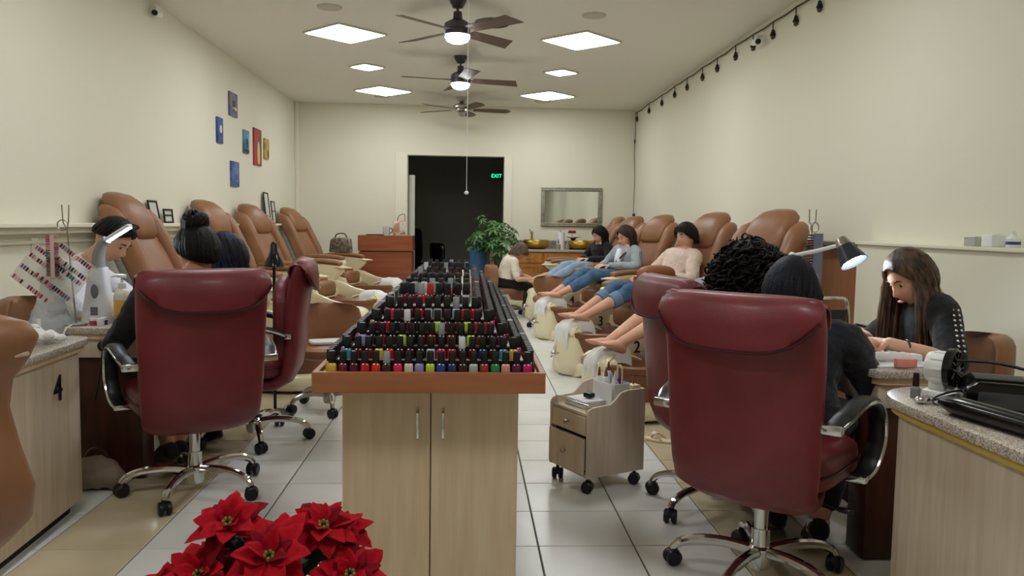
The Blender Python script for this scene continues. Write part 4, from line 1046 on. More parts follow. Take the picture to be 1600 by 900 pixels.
# ============================================================ PEOPLE
def head_verts(b, F, s=1.0):
    """deformed sphere with brow, eye sockets, nose, lips, chin and ears; F: x right, y forward, z up"""
    nu, nv = 40, 30
    rings = []
    for i in range(nv + 1):
        ph = -pi / 2 + pi * i / nv
        ph = max(-pi / 2 + 0.03, min(pi / 2 - 0.03, ph))
        ring = []
        for k in range(nu):
            a = 2 * pi * k / nu
            x, y, z = cos(ph) * cos(a), cos(ph) * sin(a), sin(ph)
            X, Y, Z = x * 0.076, y * 0.096 - 0.008, z * 0.118
            if Z < 0:
                q = min(1, -Z / 0.118)
                X *= 1 - 0.30 * q * q
                if y > 0: Y = Y * (1 - 0.06 * q) + 0.016 * q
                else: Y *= 1 - 0.35 * q
            else:
                if y < 0: Y *= 1.05
            if y > 0:
                def g(cx, cz, sx, sz): return math.exp(-((X - cx) / sx) ** 2 - ((Z - cz) / sz) ** 2)
                Y += 0.026 * g(0, -0.030, 0.012, 0.016) + 0.014 * g(0, -0.008, 0.009, 0.022) + 0.006 * g(0, 0.03, 0.05, 0.012)
                Y -= 0.011 * (g(0.032, 0.008, 0.016, 0.012) + g(-0.032, 0.008, 0.016, 0.012))
                Y += 0.008 * g(0, -0.060, 0.020, 0.007) + 0.007 * g(0, -0.073, 0.017, 0.006) + 0.009 * g(0, -0.103, 0.02, 0.014)
                Y -= 0.004 * g(0, -0.085, 0.02, 0.006)
            ring.append(F @ (V(X, Y, Z) * s))
        rings.append(ring)
    b.loft(rings)
    for sd in (-1, 1):
        b.ell(F @ (V(sd * 0.078, -0.006, -0.012) * s), (0.011 * s, 0.019 * s, 0.032 * s), 10, 8, rot=F.to_3x3())
def hand_verts(b, w, d, n, side, curl=0.35, s=1.0, spread=0.0):
    """w wrist, d along the hand, n palm normal (out of the palm), side +1/-1 for thumb"""
    d = V(d).normalized(); n = (V(n) - d * V(n).dot(d)).normalized(); a = d.cross(n).normalized() * side
    w = V(w)
    Rm = Matrix((a, d, n)).transposed()
    b.ell(w + d * 0.048 * s, (0.040 * s, 0.052 * s, 0.015 * s), 16, 10, 0.7, 0.7, rot=Rm)
    b.tube([w - d * 0.03 * s, w + d * 0.02 * s], [0.026 * s, 0.025 * s], 10, flat=0.8)
    for off, L in ((0.029, 0.070), (0.010, 0.080), (-0.010, 0.074), (-0.028, 0.058)):
        p = w + d * 0.082 * s + a * off * s; pts = [p - d * 0.02 * s, p]; ang = 0
        dd = (d + a * off * spread * 8).normalized()
        for seg, fr in enumerate((0.45, 0.32, 0.23)):
            ang += curl * (0.8 if seg == 0 else 1.1)
            p = p + (dd * cos(ang) + n * sin(ang)) * L * fr * s; pts.append(p)
        b.tube(spline(pts, 3), [0.0092 * s] * 4 + [0.0088 * s] * 3 + [0.008 * s] * 3 + [0.0075 * s] * 2 + [0.005 * s], 8)
    p = w + d * 0.022 * s + a * 0.03 * s
    q = p + (d * 0.6 + a * 0.65 + n * 0.35).normalized() * 0.042 * s
    r = q + (d * 0.85 + a * 0.2 + n * 0.45).normalized() * 0.034 * s
    b.tube(spline([w + d * 0.012 * s, p, q, r], 3), [0.014 * s] * 3 + [0.0125 * s] * 3 + [0.0105 * s] * 3 + [0.007 * s], 8)
def foot_verts(b, ankle, toe, s=1.0, bare=True, infl=0.0, up=(0, 0, 1)):
    ankle, toe = V(ankle), V(toe)
    d = (toe - ankle); 
    up = V(up); x = d.cross(up).normalized(); f = d.normalized(); u = x.cross(f).normalized()
    h = 0.055 * s
    def ring(c, w, hh, n=12): return [c + x * (w + infl) * cos(2 * pi * k / n) + u * (hh + infl) * sin(2 * pi * k / n) for k in range(n)]
    L = d.length
    b.loft([ring(ankle - f * 0.055 * s - u * h * 0.62, 0.018 * s, 0.02 * s), ring(ankle - f * 0.045 * s - u * h * 0.5, 0.03 * s, 0.035 * s), ring(ankle - u * h * 0.35, 0.034 * s, 0.042 * s),
            ring(ankle + d * 0.4 - u * h * 0.55, 0.038 * s, 0.03 * s), ring(ankle + d * 0.72 - u * h * 0.8, 0.045 * s, 0.02 * s), ring(ankle + d * 0.88 - u * h * 0.9, 0.042 * s, 0.014 * s), ring(ankle + d * (0.93 if bare else 1.0) - u * h * 0.92, 0.03 * s, 0.01 * s)])
    if bare:
        for j in range(5):
            o = (-0.034 + 0.017 * j) * s; c = ankle + d * (0.98 - 0.02 * abs(j - 1)) - u * h * 0.9 + x * o
            b.tube([c - f * 0.03 * s, c, c + f * 0.012 * s], [0.009 * s, 0.0095 * s, 0.006 * s], 8)
TORSO = [(-0.10, 0.10, 0.075), (-0.05, 0.15, 0.105), (0.03, 0.17, 0.12), (0.2, 0.16, 0.115), (0.42, 0.138, 0.10), (0.62, 0.148, 0.108), (0.8, 0.165, 0.105), (0.92, 0.165, 0.085), (1.0, 0.11, 0.065), (1.06, 0.062, 0.056)]
def torso_rings(Pp, N, lat, hiplat, bend, infl, t0=-1, t1=2, wide=1.0, n=24):
    Pp, N = V(Pp), V(N); mid = (Pp + N) / 2 + V(bend); out = []
    prev = None
    for (t, w, d) in TORSO:
        if t < t0 or t > t1: continue
        c = Pp * (1 - t) ** 2 + mid * 2 * t * (1 - t) + N * t * t if 0 <= t <= 1 else (Pp + (mid - Pp).normalized() * t * 0.5 if t < 0 else N + (N - mid).normalized() * (t - 1) * 0.5)
        tg = ((mid - Pp) * (1 - t) + (N - mid) * t).normalized()
        la = (V(hiplat) * (1 - max(0, min(1, t))) + V(lat) * max(0, min(1, t)))
        la = (la - tg * la.dot(tg)).normalized(); fw = tg.cross(la).normalized()
        out.append([c + la * (w * wide + infl) * sgnpow(cos(2 * pi * k / n), 0.85) + fw * (d * wide + infl) * sgnpow(sin(2 * pi * k / n), 0.9) for k in range(n)])
    return out
def limb(b, pts, rs, n=14):
    q = spline(pts, 5); m = len(pts); rr = []
    for i in range(len(q)):
        t = i / 5.0; k = min(int(t), m - 2); u = t - k
        u = u * u * (3 - 2 * u); rr.append(rs[k] * (1 - u) + rs[k + 1] * u)
    b.tube(q, rr, n)
    b.ell(pts[0], (rs[0],) * 3, 12, 8); b.ell(pts[-1], (rs[-1],) * 3, 12, 8)
def lerp(a, b, t): return V(a) * (1 - t) + V(b) * t
def shift(me, off):
    for v in me.vertices: v.co -= off
def join_meshes(ms):
    bm = bmesh.new()
    for m in ms: bm.from_mesh(m)
    out = bpy.data.meshes.new('body'); bm.to_mesh(out); bm.free(); out.shade_smooth()
    for m in ms: bpy.data.meshes.remove(m)
    return out
def person(label, P, N, H, look, lat, arms, legs, skin, shirt, sleeve=1.0, pants=None, pant_len=1.0, shoes=None, hiplat=None, bend=(0, 0, 0), s=1.0,
           hup=(0, 0, 1), vox=0.007, face=True, wide=1.0, wr=(0.006, 22), shirt_t0=0.02, hands=True):
    P, N, H = V(P), V(N), V(H); lat = V(lat).normalized(); hiplat = V(hiplat or lat).normalized()
    root = V(P.x, P.y, 0.0)
    F = frame(H, look, hup) @ Matrix.Scale(1, 4)
    spine = (N - P).normalized()
    b = B(); b.loft(torso_rings(P, N, lat, hiplat, bend, 0, wide=s * wide))
    b.tube([N - spine * 0.06, N + spine * 0.01, H + (F.to_3x3() @ V(0, -0.02, -0.07)) * s, H + (F.to_3x3() @ V(0, -0.01, -0.02)) * s], [0.065 * s, 0.055 * s, 0.05 * s, 0.05 * s], 16)
    head_verts(b, F, s)
    hb = B(); sh = B(); pn = B(); fo = []
    sh.loft(torso_rings(P, N, lat, hiplat, bend, 0.014, t0=shirt_t0, t1=1.0, wide=s * wide))
    for side, A in ((-1, arms[0]), (1, arms[1])):
        S = N + lat * side * 0.158 * s * wide - spine * 0.055 * s
        El, Wr = V(A[0]), V(A[1])
        limb(b, [S, lerp(S, El, 0.5), El, lerp(El, Wr, 0.35), Wr], [0.056 * s, 0.047 * s, 0.040 * s, 0.038 * s, 0.026 * s])
        if hands:
            hd = V(A[2]) if len(A) > 2 else (Wr - El).normalized(); hn = A[3] if len(A) > 3 else (0, 0, -1); cu = A[4] if len(A) > 4 else 0.35
            hand_verts(hb, Wr, hd, hn, side * -1 if len(A) <= 5 else A[5], cu, s)
        pts, rs = [N + lat * side * 0.09 - spine * 0.03, S], [0.06 * s, 0.071 * s]
        if sleeve <= 0.5:
            pts += [lerp(S, El, sleeve), lerp(S, El, sleeve * 2)]; rs += [0.064 * s, 0.060 * s]
        else:
            pts += [lerp(S, El, 0.5), El, lerp(El, Wr, 0.5 * (sleeve - 0.5) * 2), lerp(El, Wr, (sleeve - 0.5) * 2 * 0.97)]; rs += [0.062 * s, 0.056 * s, 0.049 * s, 0.040 * s]
        limb(sh, pts, rs)
    for side, Lg in ((-1, legs[0]), (1, legs[1])):
        Hp = P + hiplat * side * 0.09 * s - V(0, 0, 0.01)
        K, An, To = map(V, Lg[:3])
        limb(b, [Hp, lerp(Hp, K, 0.5), K, lerp(K, An, 0.35), An], [0.085 * s, 0.073 * s, 0.056 * s, 0.054 * s, 0.034 * s])
        foot_verts(b if shoes is None else B(), An, To, s, True, 0, Lg[3] if len(Lg) > 3 else (0, 0, 1))
        if shoes is not None:
            q = B(); foot_verts(q, An, To, s, False, 0.008, Lg[3] if len(Lg) > 3 else (0, 0, 1)); fo.append(q)
        if pants is not None:
            E = lerp(K, An, pant_len)
            limb(pn, [Hp, lerp(Hp, K, 0.5), K, lerp(K, E, 0.5), E], [0.104 * s, 0.088 * s, 0.072 * s, (0.066 if pant_len < 0.8 else 0.058) * s, (0.06 if pant_len < 0.8 else 0.05) * s])
    ms = [remeshed(b, vox, 3)]
    if hands: ms.append(remeshed(hb, 0.0035, 2))
    body = join_meshes(ms); shift(body, root)
    o = meshobj('person', body, skin); o.location = root; tag(o, label, 'person')
    me = remeshed(sh, vox + 0.001, 3, wr); shift(me, root); meshobj('top', me, shirt, o)
    if pants is not None:
        pn.loft(torso_rings(P, N, lat, hiplat, bend, 0.026, t1=0.25, wide=s * wide))
        me = remeshed(pn, vox + 0.001, 3, (0.006, 18)); shift(me, root); meshobj('trousers', me, pants, o)
    for q in fo:
        me = remeshed(q, 0.006, 2); shift(me, root); meshobj('shoe', me, shoes, o)
    if face:
        fm = F.copy(); fm.translation = H - root
        for sd in (-1, 1):
            q = B(); q.ell(fm @ (V(sd * 0.031, 0.068, 0.006) * s), (0.011 * s, 0.011 * s, 0.005 * s), 12, 8, rot=fm.to_3x3()); q.build('eye', mat('eye white', (196, 186, 178), 0.3), o)
            q = B(); q.ell(fm @ (V(sd * 0.031, 0.0785, 0.005) * s), (0.006 * s, 0.004 * s, 0.006 * s), 10, 6, rot=fm.to_3x3()); q.build('iris', mat('iris', (40, 26, 20), 0.2), o)
            q = B(); q.tube([fm @ (V(sd * x, y, z) * s) for x, y, z in ((0.014, 0.087, 0.028), (0.03, 0.086, 0.034), (0.046, 0.076, 0.028))], [0.003 * s, 0.0035 * s, 0.002 * s], 6); q.build('eyebrow', M_hairb, o)
        q = B(); q.ell(fm @ (V(0, 0.094, -0.066) * s), (0.020 * s, 0.006 * s, 0.007 * s), 14, 8, rot=fm.to_3x3()); q.build('lips', mat('lips', (182, 112, 102), 0.5), o)
    return o, F, root
def scalp_dir(a, q):  # azimuth a (0 = right, pi/2 = front), polar q from the top
    return V(sin(q) * cos(a), sin(q) * sin(a), cos(q))
def hair_limit(a, front, side, back):
    f = sin(a)
    return R(side + (front - side) * max(0, f) ** 1.2 + (back - side) * max(0, -f) ** 0.8)
def scalp_pt(F, a, q, k=1.07, s=1.0):
    d = scalp_dir(a, q); X, Y, Z = d.x * 0.076 * k, d.y * 0.096 * k - 0.008, d.z * 0.118 * k
    if Y < 0: Y *= 1.05
    if Z < 0: X *= 1 - 0.22 * (-Z / 0.118) ** 2
    return F @ (V(X, Y, Z) * s)
def hair(o, F, root, m, front=58, side=98, back=125, length=0.0, wave=0.0, wfreq=10, n=80, k=1.10, rad=0.013, seed=1, drift=0.02, s=1.0, curl=0.0, part=0.0, arange=(0, 2 * pi), fall=(0, 0, -1), name='hair', jit=0.35, body_push=None, lens=None):
    rnd = random.Random(seed); b = B()
    rows = []
    for i in range(13):
        rows.append([])
        for j in range(41):
            a = 2 * pi * j / 40; q = 0.02 + hair_limit(a, front, side, back) * i / 12
            kk = k + 0.02 * noise.noise(V(a * 2, q * 4, seed)) + 0.012 * sin(a * 14 + seed) * (i / 12)
            rows[-1].append(scalp_pt(F, a, q, kk, s) - root)
    b.sheet(rows, 0.008)
    fall = V(fall).normalized(); up = F.to_3x3() @ V(0, 0, 1)
    for t in range(n):
        a = arange[0] + (arange[1] - arange[0]) * (t + rnd.random()) / n
        lim = hair_limit(a, front, side, back)
        q0 = lim * (0.15 + 0.55 * rnd.random()); pts = []
        for i in range(6):
            q = q0 + (lim - q0) * i / 5
            pts.append(scalp_pt(F, a + part * (1 - i / 5), q, k + 0.025 + 0.035 * rnd.random() * 0.5, s))
        if length or lens:
            L = (lens(a) if lens else length) * (1 - jit * rnd.random())
            p = pts[-1].copy(); outw = (p - F.translation); outw -= fall * outw.dot(fall)
            outw = outw.normalized() if outw.length > 1e-6 else V(0, 0, 0)
            d0 = (pts[-1] - pts[-2]).normalized(); steps = max(4, int(L / 0.035)); ph = rnd.random() * 6.28
            tang = outw.cross(fall)
            for i in range(1, steps + 1):
                u = i / steps; dr = (d0 * max(0, 1 - u * 3) + fall + outw * drift * 4 * (1 - u)).normalized()
                p = p + dr * (L / steps)
                w = wave * u
                pts.append(p + tang * sin(i * wfreq * L / steps + ph) * w + outw * (cos(i * wfreq * L / steps + ph) * w + 0.01))
        pts = [q - root for q in pts]
        mm = len(pts); r0 = rad * (0.7 + 0.6 * rnd.random()) * s
        rr = [r0 * (0.4 + 1.2 * min(1, i / 4)) * (1 if i < mm * 0.6 else max(0.12, 1 - (i - mm * 0.6) / (mm * 0.4))) for i in range(mm)]
        b.tube(pts, rr, 6, flat=0.55)
    if curl:
        for t in range(int(curl)):
            d = V(rnd.gauss(0, 1), rnd.gauss(0, 1), rnd.gauss(0, 1)).normalized()
            if d.y > 0.5 and d.z < 0.4: continue
            c = F @ (V(d.x * 0.12, d.y * 0.125 - 0.02, d.z * 0.14 - 0.01) * s * (0.95 + 0.3 * rnd.random()))
            ax = V(rnd.gauss(0, 0.5), rnd.gauss(0, 0.5), -1).normalized(); u = ax.orthogonal().normalized(); w = ax.cross(u)
            rr = 0.012 + 0.012 * rnd.random(); ph = rnd.random() * 6.28
            pts = [c + ax * (i * 0.006) + u * cos(i * 0.8 + ph) * rr + w * sin(i * 0.8 + ph) * rr - root for i in range(14)]
            b.tube(pts, [0.003 + 0.004 * sin(pi * i / 13) for i in range(14)], 5)
    return b.build(name, m, o, smooth=180, fix=True)

# --- client with the hair bun, left foreground chair
o, F, rt = person('person with a dark hair bun and black top in the left foreground chair', (-1.30, 3.80, 0.54), (-1.335, 3.87, 0.965), (-1.325, 3.95, 1.10), (-0.75, 0.6, -0.25), (0.82, 0.57, 0),
    [((-1.615, 3.70, 0.67), (-1.67, 3.98, 0.775), (-0.3, 0.9, 0), (0, 0, -1), 0.3), ((-1.13, 4.05, 0.72), (-1.42, 4.22, 0.775), (-0.9, 0.4, 0), (0, 0, -1), 0.3)],
    [((-1.60, 4.10, 0.48), (-1.52, 4.06, 0.10), (-1.62, 4.18, 0.06)), ((-1.46, 4.2, 0.48), (-1.48, 4.1, 0.10), (-1.58, 4.26, 0.06))], M_skin2, M_blackcl, 1.0, M_blackcl, 0.45, M_blackcl, hiplat=(0.82, 0.57, 0), wide=1.1)
hair(o, F, rt, M_hairb, 50, 100, 128, n=110, k=1.14, rad=0.012, seed=3)
b = B(); c = F @ V(0, -0.035, 0.135)
for t in range(60):
    d = V(random.Random(t).gauss(0, 1), random.Random(t + 99).gauss(0, 1), random.Random(t + 7).gauss(0, 0.7)).normalized()
    u = d.orthogonal().normalized(); w = d.cross(u)
    b.tube([c + d * 0.05 + u * cos(i * 0.5) * 0.035 + w * sin(i * 0.5) * 0.03 - rt - d * 0.012 * abs(i - 4) / 4 for i in range(9)], [0.004, 0.007, 0.009, 0.01, 0.01, 0.01, 0.009, 0.007, 0.003], 6)
b.ell(c - rt, (0.06, 0.065, 0.04)); b.build('hair_bun', M_hairb, o, smooth=180)
b = B()
for i in range(3): b.box(F @ V(-0.07 + 0.004 * i, -0.045 + 0.016 * i, 0.118 + 0.008 * i) - rt, (0.012, 0.008, 0.04), 0.003)
b.build('hair_clip', mat('clip grey', (120, 120, 120), 0.3, 0.4), o)
# --- second client on the left
o, F, rt = person('person with long dark blue-tipped hair in the profile chair on the left', (-1.30, 4.52, 0.54), (-1.36, 4.53, 0.93), (-1.37, 4.56, 1.05), (-0.9, 0.25, -0.35), (0.15, 1, 0),
    [((-1.50, 4.34, 0.68), (-1.70, 4.42, 0.775), (-1, 0.1, 0), (0, 0, -1), 0.3), ((-1.48, 4.74, 0.68), (-1.70, 4.62, 0.775), (-1, -0.2, 0), (0, 0, -1), 0.3)],
    [((-1.62, 4.42, 0.52), (-1.42, 4.40, 0.10), (-1.56, 4.37, 0.05)), ((-1.64, 4.64, 0.52), (-1.44, 4.66, 0.10), (-1.60, 4.68, 0.05))], M_skin2, M_blackcl, 1.0, M_blackcl, 1.0, M_blackcl, vox=0.009)
hair(o, F, rt, M_hairblue, 55, 105, 130, length=0.20, n=110, k=1.12, rad=0.013, seed=5, drift=0.02)
# --- manicurist in the white shirt
o, F, rt = person('man with short black hair in a white shirt leaning over the left table', (-2.34, 4.62, 0.53), (-2.16, 4.61, 0.985), (-2.0, 4.60, 1.125), (0.80, -0.22, -0.62), (0.15, -1, 0),
    [((-2.0, 4.86, 0.76), (-1.80, 4.62, 0.795), (1, -0.5, 0), (0, 0.2, -1), 0.45), ((-2.06, 4.34, 0.74), (-1.80, 4.42, 0.80), (1, 0.3, 0.0), (0, 0, -1), 0.45)],
    [((-1.98, 4.78, 0.50), (-2.02, 4.78, 0.10), (-1.86, 4.78, 0.05)), ((-1.98, 4.48, 0.50), (-2.02, 4.48, 0.10), (-1.86, 4.48, 0.05))], M_skin, M_whitecl, 0.45, M_blackcl, 1.0, M_blackcl, bend=(-0.06, 0, 0.04), wide=1.15, hup=(0.5, 0, 0.85))
hair(o, F, rt, M_hairb, 50, 82, 100, n=150, k=1.14, rad=0.012, seed=8)
b = B(); b.tube([F @ p - rt for p in (V(-0.04, 0.02, 0.13), V(0.0, 0.05, 0.135), V(0.04, 0.07, 0.12))], [0.015, 0.03, 0.012], 8, flat=0.6); b.build('fringe', M_hairb, o)
nd = V(0.62, 0.0, 0.78).normalized(); Mc = frame(V(-2.145, 4.61, 0.99) - rt, V(0, 1, 0), nd)
b = B(); b.loft([[Mc @ V(r_ * cos(2 * pi * k / 20), r_ * 1.05 * sin(2 * pi * k / 20), z) for k in range(20)] for r_, z in ((0.082, -0.02), (0.07, 0.0), (0.064, 0.03), (0.07, 0.028), (0.082, 0.0), (0.09, -0.02))], cap=False); b.build('collar', M_whitecl, o, smooth=180)
# --- long-haired manicurist on the right
o, F, rt = person('woman with long brown hair and black studded top bent over the right table', (2.060, 3.42, 0.53), (2.040, 3.42, 0.96), (1.940, 3.40, 1.045), (-0.78, -0.20, -0.52), (0.15, 1, 0),
    [((1.960, 3.08, 0.72), (1.740, 3.17, 0.785), (-0.9, 0.35, 0.05), (0, 0.2, -1), 0.4), ((1.920, 3.68, 0.72), (1.700, 3.40, 0.80), (-0.8, -0.5, 0.1), (0, 0, -1), 0.5)],
    [((1.840, 3.28, 0.50), (1.920, 3.26, 0.10), (1.780, 3.24, 0.05)), ((1.840, 3.56, 0.50), (1.920, 3.58, 0.10), (1.780, 3.58, 0.05))], M_skin, M_blackcl, 0.5, M_blackcl, 1.0, M_blackcl, bend=(0.02, 0, 0.0), hup=(-0.4, 0, 0.9), vox=0.006, wr=(0.004, 22))
M_hairst = mat('streaked brown hair', (34, 22, 18), 0.36, col2=(96, 70, 50), scale=16, stretch=(3, 3, 0.6), bump=0.35, bscale=120)
hair(o, F, rt, M_hairst, 48, 112, 138, n=150, k=1.10, rad=0.011, seed=11, drift=0.035, wave=0.008, jit=0.25, arange=(pi * 0.84, pi * 2.2), lens=lambda a: 0.36, fall=(-0.12, -0.22, -1))
b = B()
for i in range(9):
    for j in range(2):
        p = lerp((2.02, 3.25, 0.90), (1.96, 3.09, 0.73), i / 9) + V(0.026 * j - 0.004, -0.062 + 0.006 * j, 0.022)
        b.ell(p - rt, (0.006, 0.006, 0.006), 8, 6)
b.build('sleeve_studs', mat('silver studs', (220, 222, 224), 0.2, 0.8), o)
B().tube([V(1.80, 3.145, 0.775) - rt + V(0.006 * 0, 0.028 * cos(2 * pi * k / 16), 0.028 * sin(2 * pi * k / 16)) for k in range(16)], 0.004, 6, closed=True).build('bracelet', M_black, o)
# --- client in the right foreground chair
o, F, rt = person('person in a dark navy jacket seen from behind in the right foreground chair', (1.20, 2.92, 0.54), (1.27, 2.98, 0.89), (1.265, 3.04, 1.005), (0.75, 0.6, -0.2), (0.80, -0.6, 0),
    [((1.20, 3.15, 0.75), (1.50, 3.20, 0.785), (0.9, 0.1, 0), (0, 0, -1), 0.35), ((1.565, 2.92, 0.63), (1.60, 3.14, 0.79), (0.75, 0.35, 0.0), (0.1, 0.4, -1), 0.3)],
    [((1.40, 3.17, 0.49), (1.25, 3.06, 0.12), (1.30, 3.22, 0.05)), ((1.50, 3.02, 0.50), (1.36, 2.92, 0.12), (1.42, 3.10, 0.05))], M_skin2, M_navycl, 1.0, M_blackcl, 0.75, M_blackcl, wide=1.15, wr=(0.009, 16))
hair(o, F, rt, M_hairblue, 55, 104, 132, length=0.15, n=170, k=1.16, rad=0.012, seed=13, drift=0.01, wave=0.012, wfreq=40)
b = B(); Wp = V(1.60, 3.14, 0.79)
b.tube([Wp - V(0.028, 0.06, 0.045) - rt, Wp + V(0.006, 0.01, 0.0) - rt], [0.043, 0.036], 14); b.build('cuff', mat('sky blue cuff', (96, 164, 204), 0.8, bump=0.3, bscale=120), o)
for (x, y) in ((1.25, 3.06), (1.36, 2.92)):
    B().cyl(V(x, y, 0.085) - rt, V(x, y, 0.14) - rt, 0.042).build('sock', M_whitecl, o)
# --- curly client in the hidden right chair
o, F, rt = person('person with big curly dark hair in the half-hidden right chair', (1.20, 3.56, 0.54), (1.25, 3.50, 0.94), (1.26, 3.48, 1.055), (1, 0.2, -0.3), (0.2, -1, 0),
    [((1.34, 3.74, 0.70), (1.52, 3.66, 0.775), (0.9, -0.2, 0), (0, 0, -1), 0.3), ((1.38, 3.33, 0.74), (1.50, 3.5, 0.785), (0.9, 0.4, 0), (0, 0, -1), 0.3)],
    [((1.42, 3.70, 0.48), (1.30, 3.70, 0.10), (1.42, 3.70, 0.05)), ((1.42, 3.50, 0.48), (1.30, 3.50, 0.10), (1.42, 3.50, 0.05))], M_skin2, M_greycl, 1.0, M_blackcl, 1.0, M_blackcl, vox=0.009)
hair(o, F, rt, M_hairb, 52, 106, 135, length=0.20, n=150, k=1.24, rad=0.015, seed=17, wave=0.026, wfreq=60, drift=0.07, curl=900, s=1.0)
# --- pedicure clients on the right
def ped_person(label, key, shirt, pants, pant_len, skin, look, sleeve=1.0, lean=0.0, head_off=(0, 0, 0), hands=None, knee=0.70, foot_y=(0.0, 0.0), slouch=0.0, **kw):
    c = PEDI[key]; Mx = Matrix.Translation(c.location) @ Matrix.Rotation(c.rotation_euler[2], 4, 'Z')
    q = lambda x, y, z: Mx @ V(x, y, z)
    Dr = lambda x, y, z: (Mx.to_3x3() @ V(x, y, z))
    lat = Dr(0, -1, 0)
    P = q(-0.03, 0, 0.66); N = q(-0.24 + lean, 0, 1.03 - lean * 0.1 - slouch); H = q(-0.25 + lean * 1.25, 0, 1.165 - lean * 0.2 - slouch) + V(head_off)
    hl = hands or ((0.22, 0.06, 0.80), (0.22, -0.08, 0.80))
    arms = [(q(-0.06 + lean * 0.5, 0.27, 0.80), q(*hl[0]), Dr(0.8, -0.4, 0), (0, 0, -1), 0.4), (q(-0.06 + lean * 0.5, -0.27, 0.80), q(*hl[1]), Dr(0.8, 0.4, 0), (0, 0, -1), 0.4)]
    legs = [(q(0.46, 0.11, knee), q(0.93, 0.055 + foot_y[0], 0.495), q(1.09, 0.07 + foot_y[0], 0.555), Dr(-0.5, 0, 0.8)), (q(0.46, -0.11, knee), q(0.93, -0.055 + foot_y[1], 0.495), q(1.09, -0.07 + foot_y[1], 0.555), Dr(-0.5, 0, 0.8))]
    return person(label, P, N, H, look, lat, arms, legs, skin, shirt, sleeve, pants, pant_len, None, hiplat=lat, vox=0.007, bend=Dr(-0.03, 0, 0), **kw) + (q, Dr)
o, F, rt, q, Dr = ped_person('woman with short black hair and pale pink top reclining in pedicure chair 3', 'R3', M_pinkcl, M_jeans, 0.42, M_skin, (-0.95, -0.55, -0.12), 0.98)
hair(o, F, rt, M_hairb, 44, 96, 112, length=0.03, n=150, k=1.12, rad=0.011, seed=21, s=1.0)
b = B()
for t in range(9): b.tube([F @ V(-0.06 + 0.014 * t, 0.062 + 0.02 * (1 - ((t - 4) / 4.5) ** 2), 0.09) - rt, F @ V(-0.068 + 0.0155 * t, 0.085 + 0.012 * (1 - ((t - 4) / 4.5) ** 2), 0.055) - rt], [0.012, 0.007], 6)
b.build('fringe', M_hairb, o)
for sd in (1, -1): B().cyl(lerp(q(0.46, sd * 0.11, 0.70), q(0.93, sd * 0.055, 0.495), 0.30) - rt, lerp(q(0.46, sd * 0.11, 0.70), q(0.93, sd * 0.055, 0.495), 0.46) - rt, 0.07, 0.066).build('jeans_cuff', M_jeansd, o)
o, F, rt, q, Dr = ped_person('woman with wavy brown hair and grey cardigan in the pedicure chair past number 3', 'R4', M_greycl, M_jeans, 0.62, M_skin, (-0.95, -0.35, -0.42), 1.0, lean=0.16)
hair(o, F, rt, M_hairbr, 50, 104, 130, length=0.20, wave=0.02, wfreq=45, n=100, k=1.13, rad=0.014, seed=23, drift=0.03, arange=(pi * 0.95, pi * 2.05))
b = B(); b.loft([[p + V(0, 0, 0) - rt for p in r] for r in []]) if False else None
q0 = [q(0.02, -0.02 + 0.0, 0.98), q(0.055, 0.0, 0.88), q(0.09, 0.02, 0.76)]
b = B(); b.tube([p - rt for p in q0], [0.05, 0.075, 0.07], 16, flat=0.6); b.build('white_undershirt', M_whitecl, o, smooth=180)
b = B(); b.tube([p - rt for p in spline([q(-0.10, 0.12, 1.02), q(0.03, 0.09, 0.94), q(0.13, 0.02, 0.82), q(0.12, -0.1, 0.72)], 5)], 0.009, 6); b.build('bag_strap', M_black, o)
o, F, rt, q, Dr = ped_person('woman with long black hair and black top in the pedicure chair nearest the sinks', 'R5', M_blackcl, M_jeansl, 0.72, M_skin, (-0.9, -0.35, -0.4), 1.0, lean=0.2)
hair(o, F, rt, M_hairb, 55, 106, 132, length=0.30, n=100, k=1.12, rad=0.013, seed=27, drift=0.02, arange=(pi * 0.92, pi * 2.08))
o, F, rt, q, Dr = ped_person('barefoot person in pedicure chair 2, mostly hidden behind the curly head', 'R2', M_greycl, M_blackcl, 0.1, M_skin, (-0.9, -0.4, -0.3), 1.0, lean=0.06, slouch=0.13, face=False)
hair(o, F, rt, M_hairb, 55, 100, 125, length=0.05, n=60, seed=29)
# --- pedicurist at the back
o, F, rt = person('pedicurist in a white top and black trousers bent forward on a stool', (0.50, 11.0, 0.44), (0.62, 10.98, 0.79), (0.70, 10.96, 0.885), (0.75, -0.35, -0.7), (0.1, -1, 0),
    [((0.72, 11.16, 0.55), (0.90, 10.95, 0.50), (0.9, -0.3, 0), (0, 0, -1), 0.4), ((0.66, 10.74, 0.52), (0.86, 10.72, 0.51), (0.9, 0.1, 0), (0, 0, -1), 0.4)],
    [((0.84, 11.12, 0.40), (0.80, 11.1, 0.08), (0.94, 11.08, 0.04)), ((0.83, 10.88, 0.40), (0.80, 10.82, 0.08), (0.95, 10.80, 0.04))], M_skin, M_creamcl, 0.42, M_blackcl, 0.95, mat('beige shoe', (176, 160, 146), 0.6), s=0.9, vox=0.009, hup=(0.5, 0, 0.85), bend=(-0.05, 0, 0.03), wide=1.1)
hair(o, F, rt, M_hairgr, 50, 100, 125, length=0.07, wave=0.01, n=80, k=1.14, rad=0.013, seed=31, s=0.9)

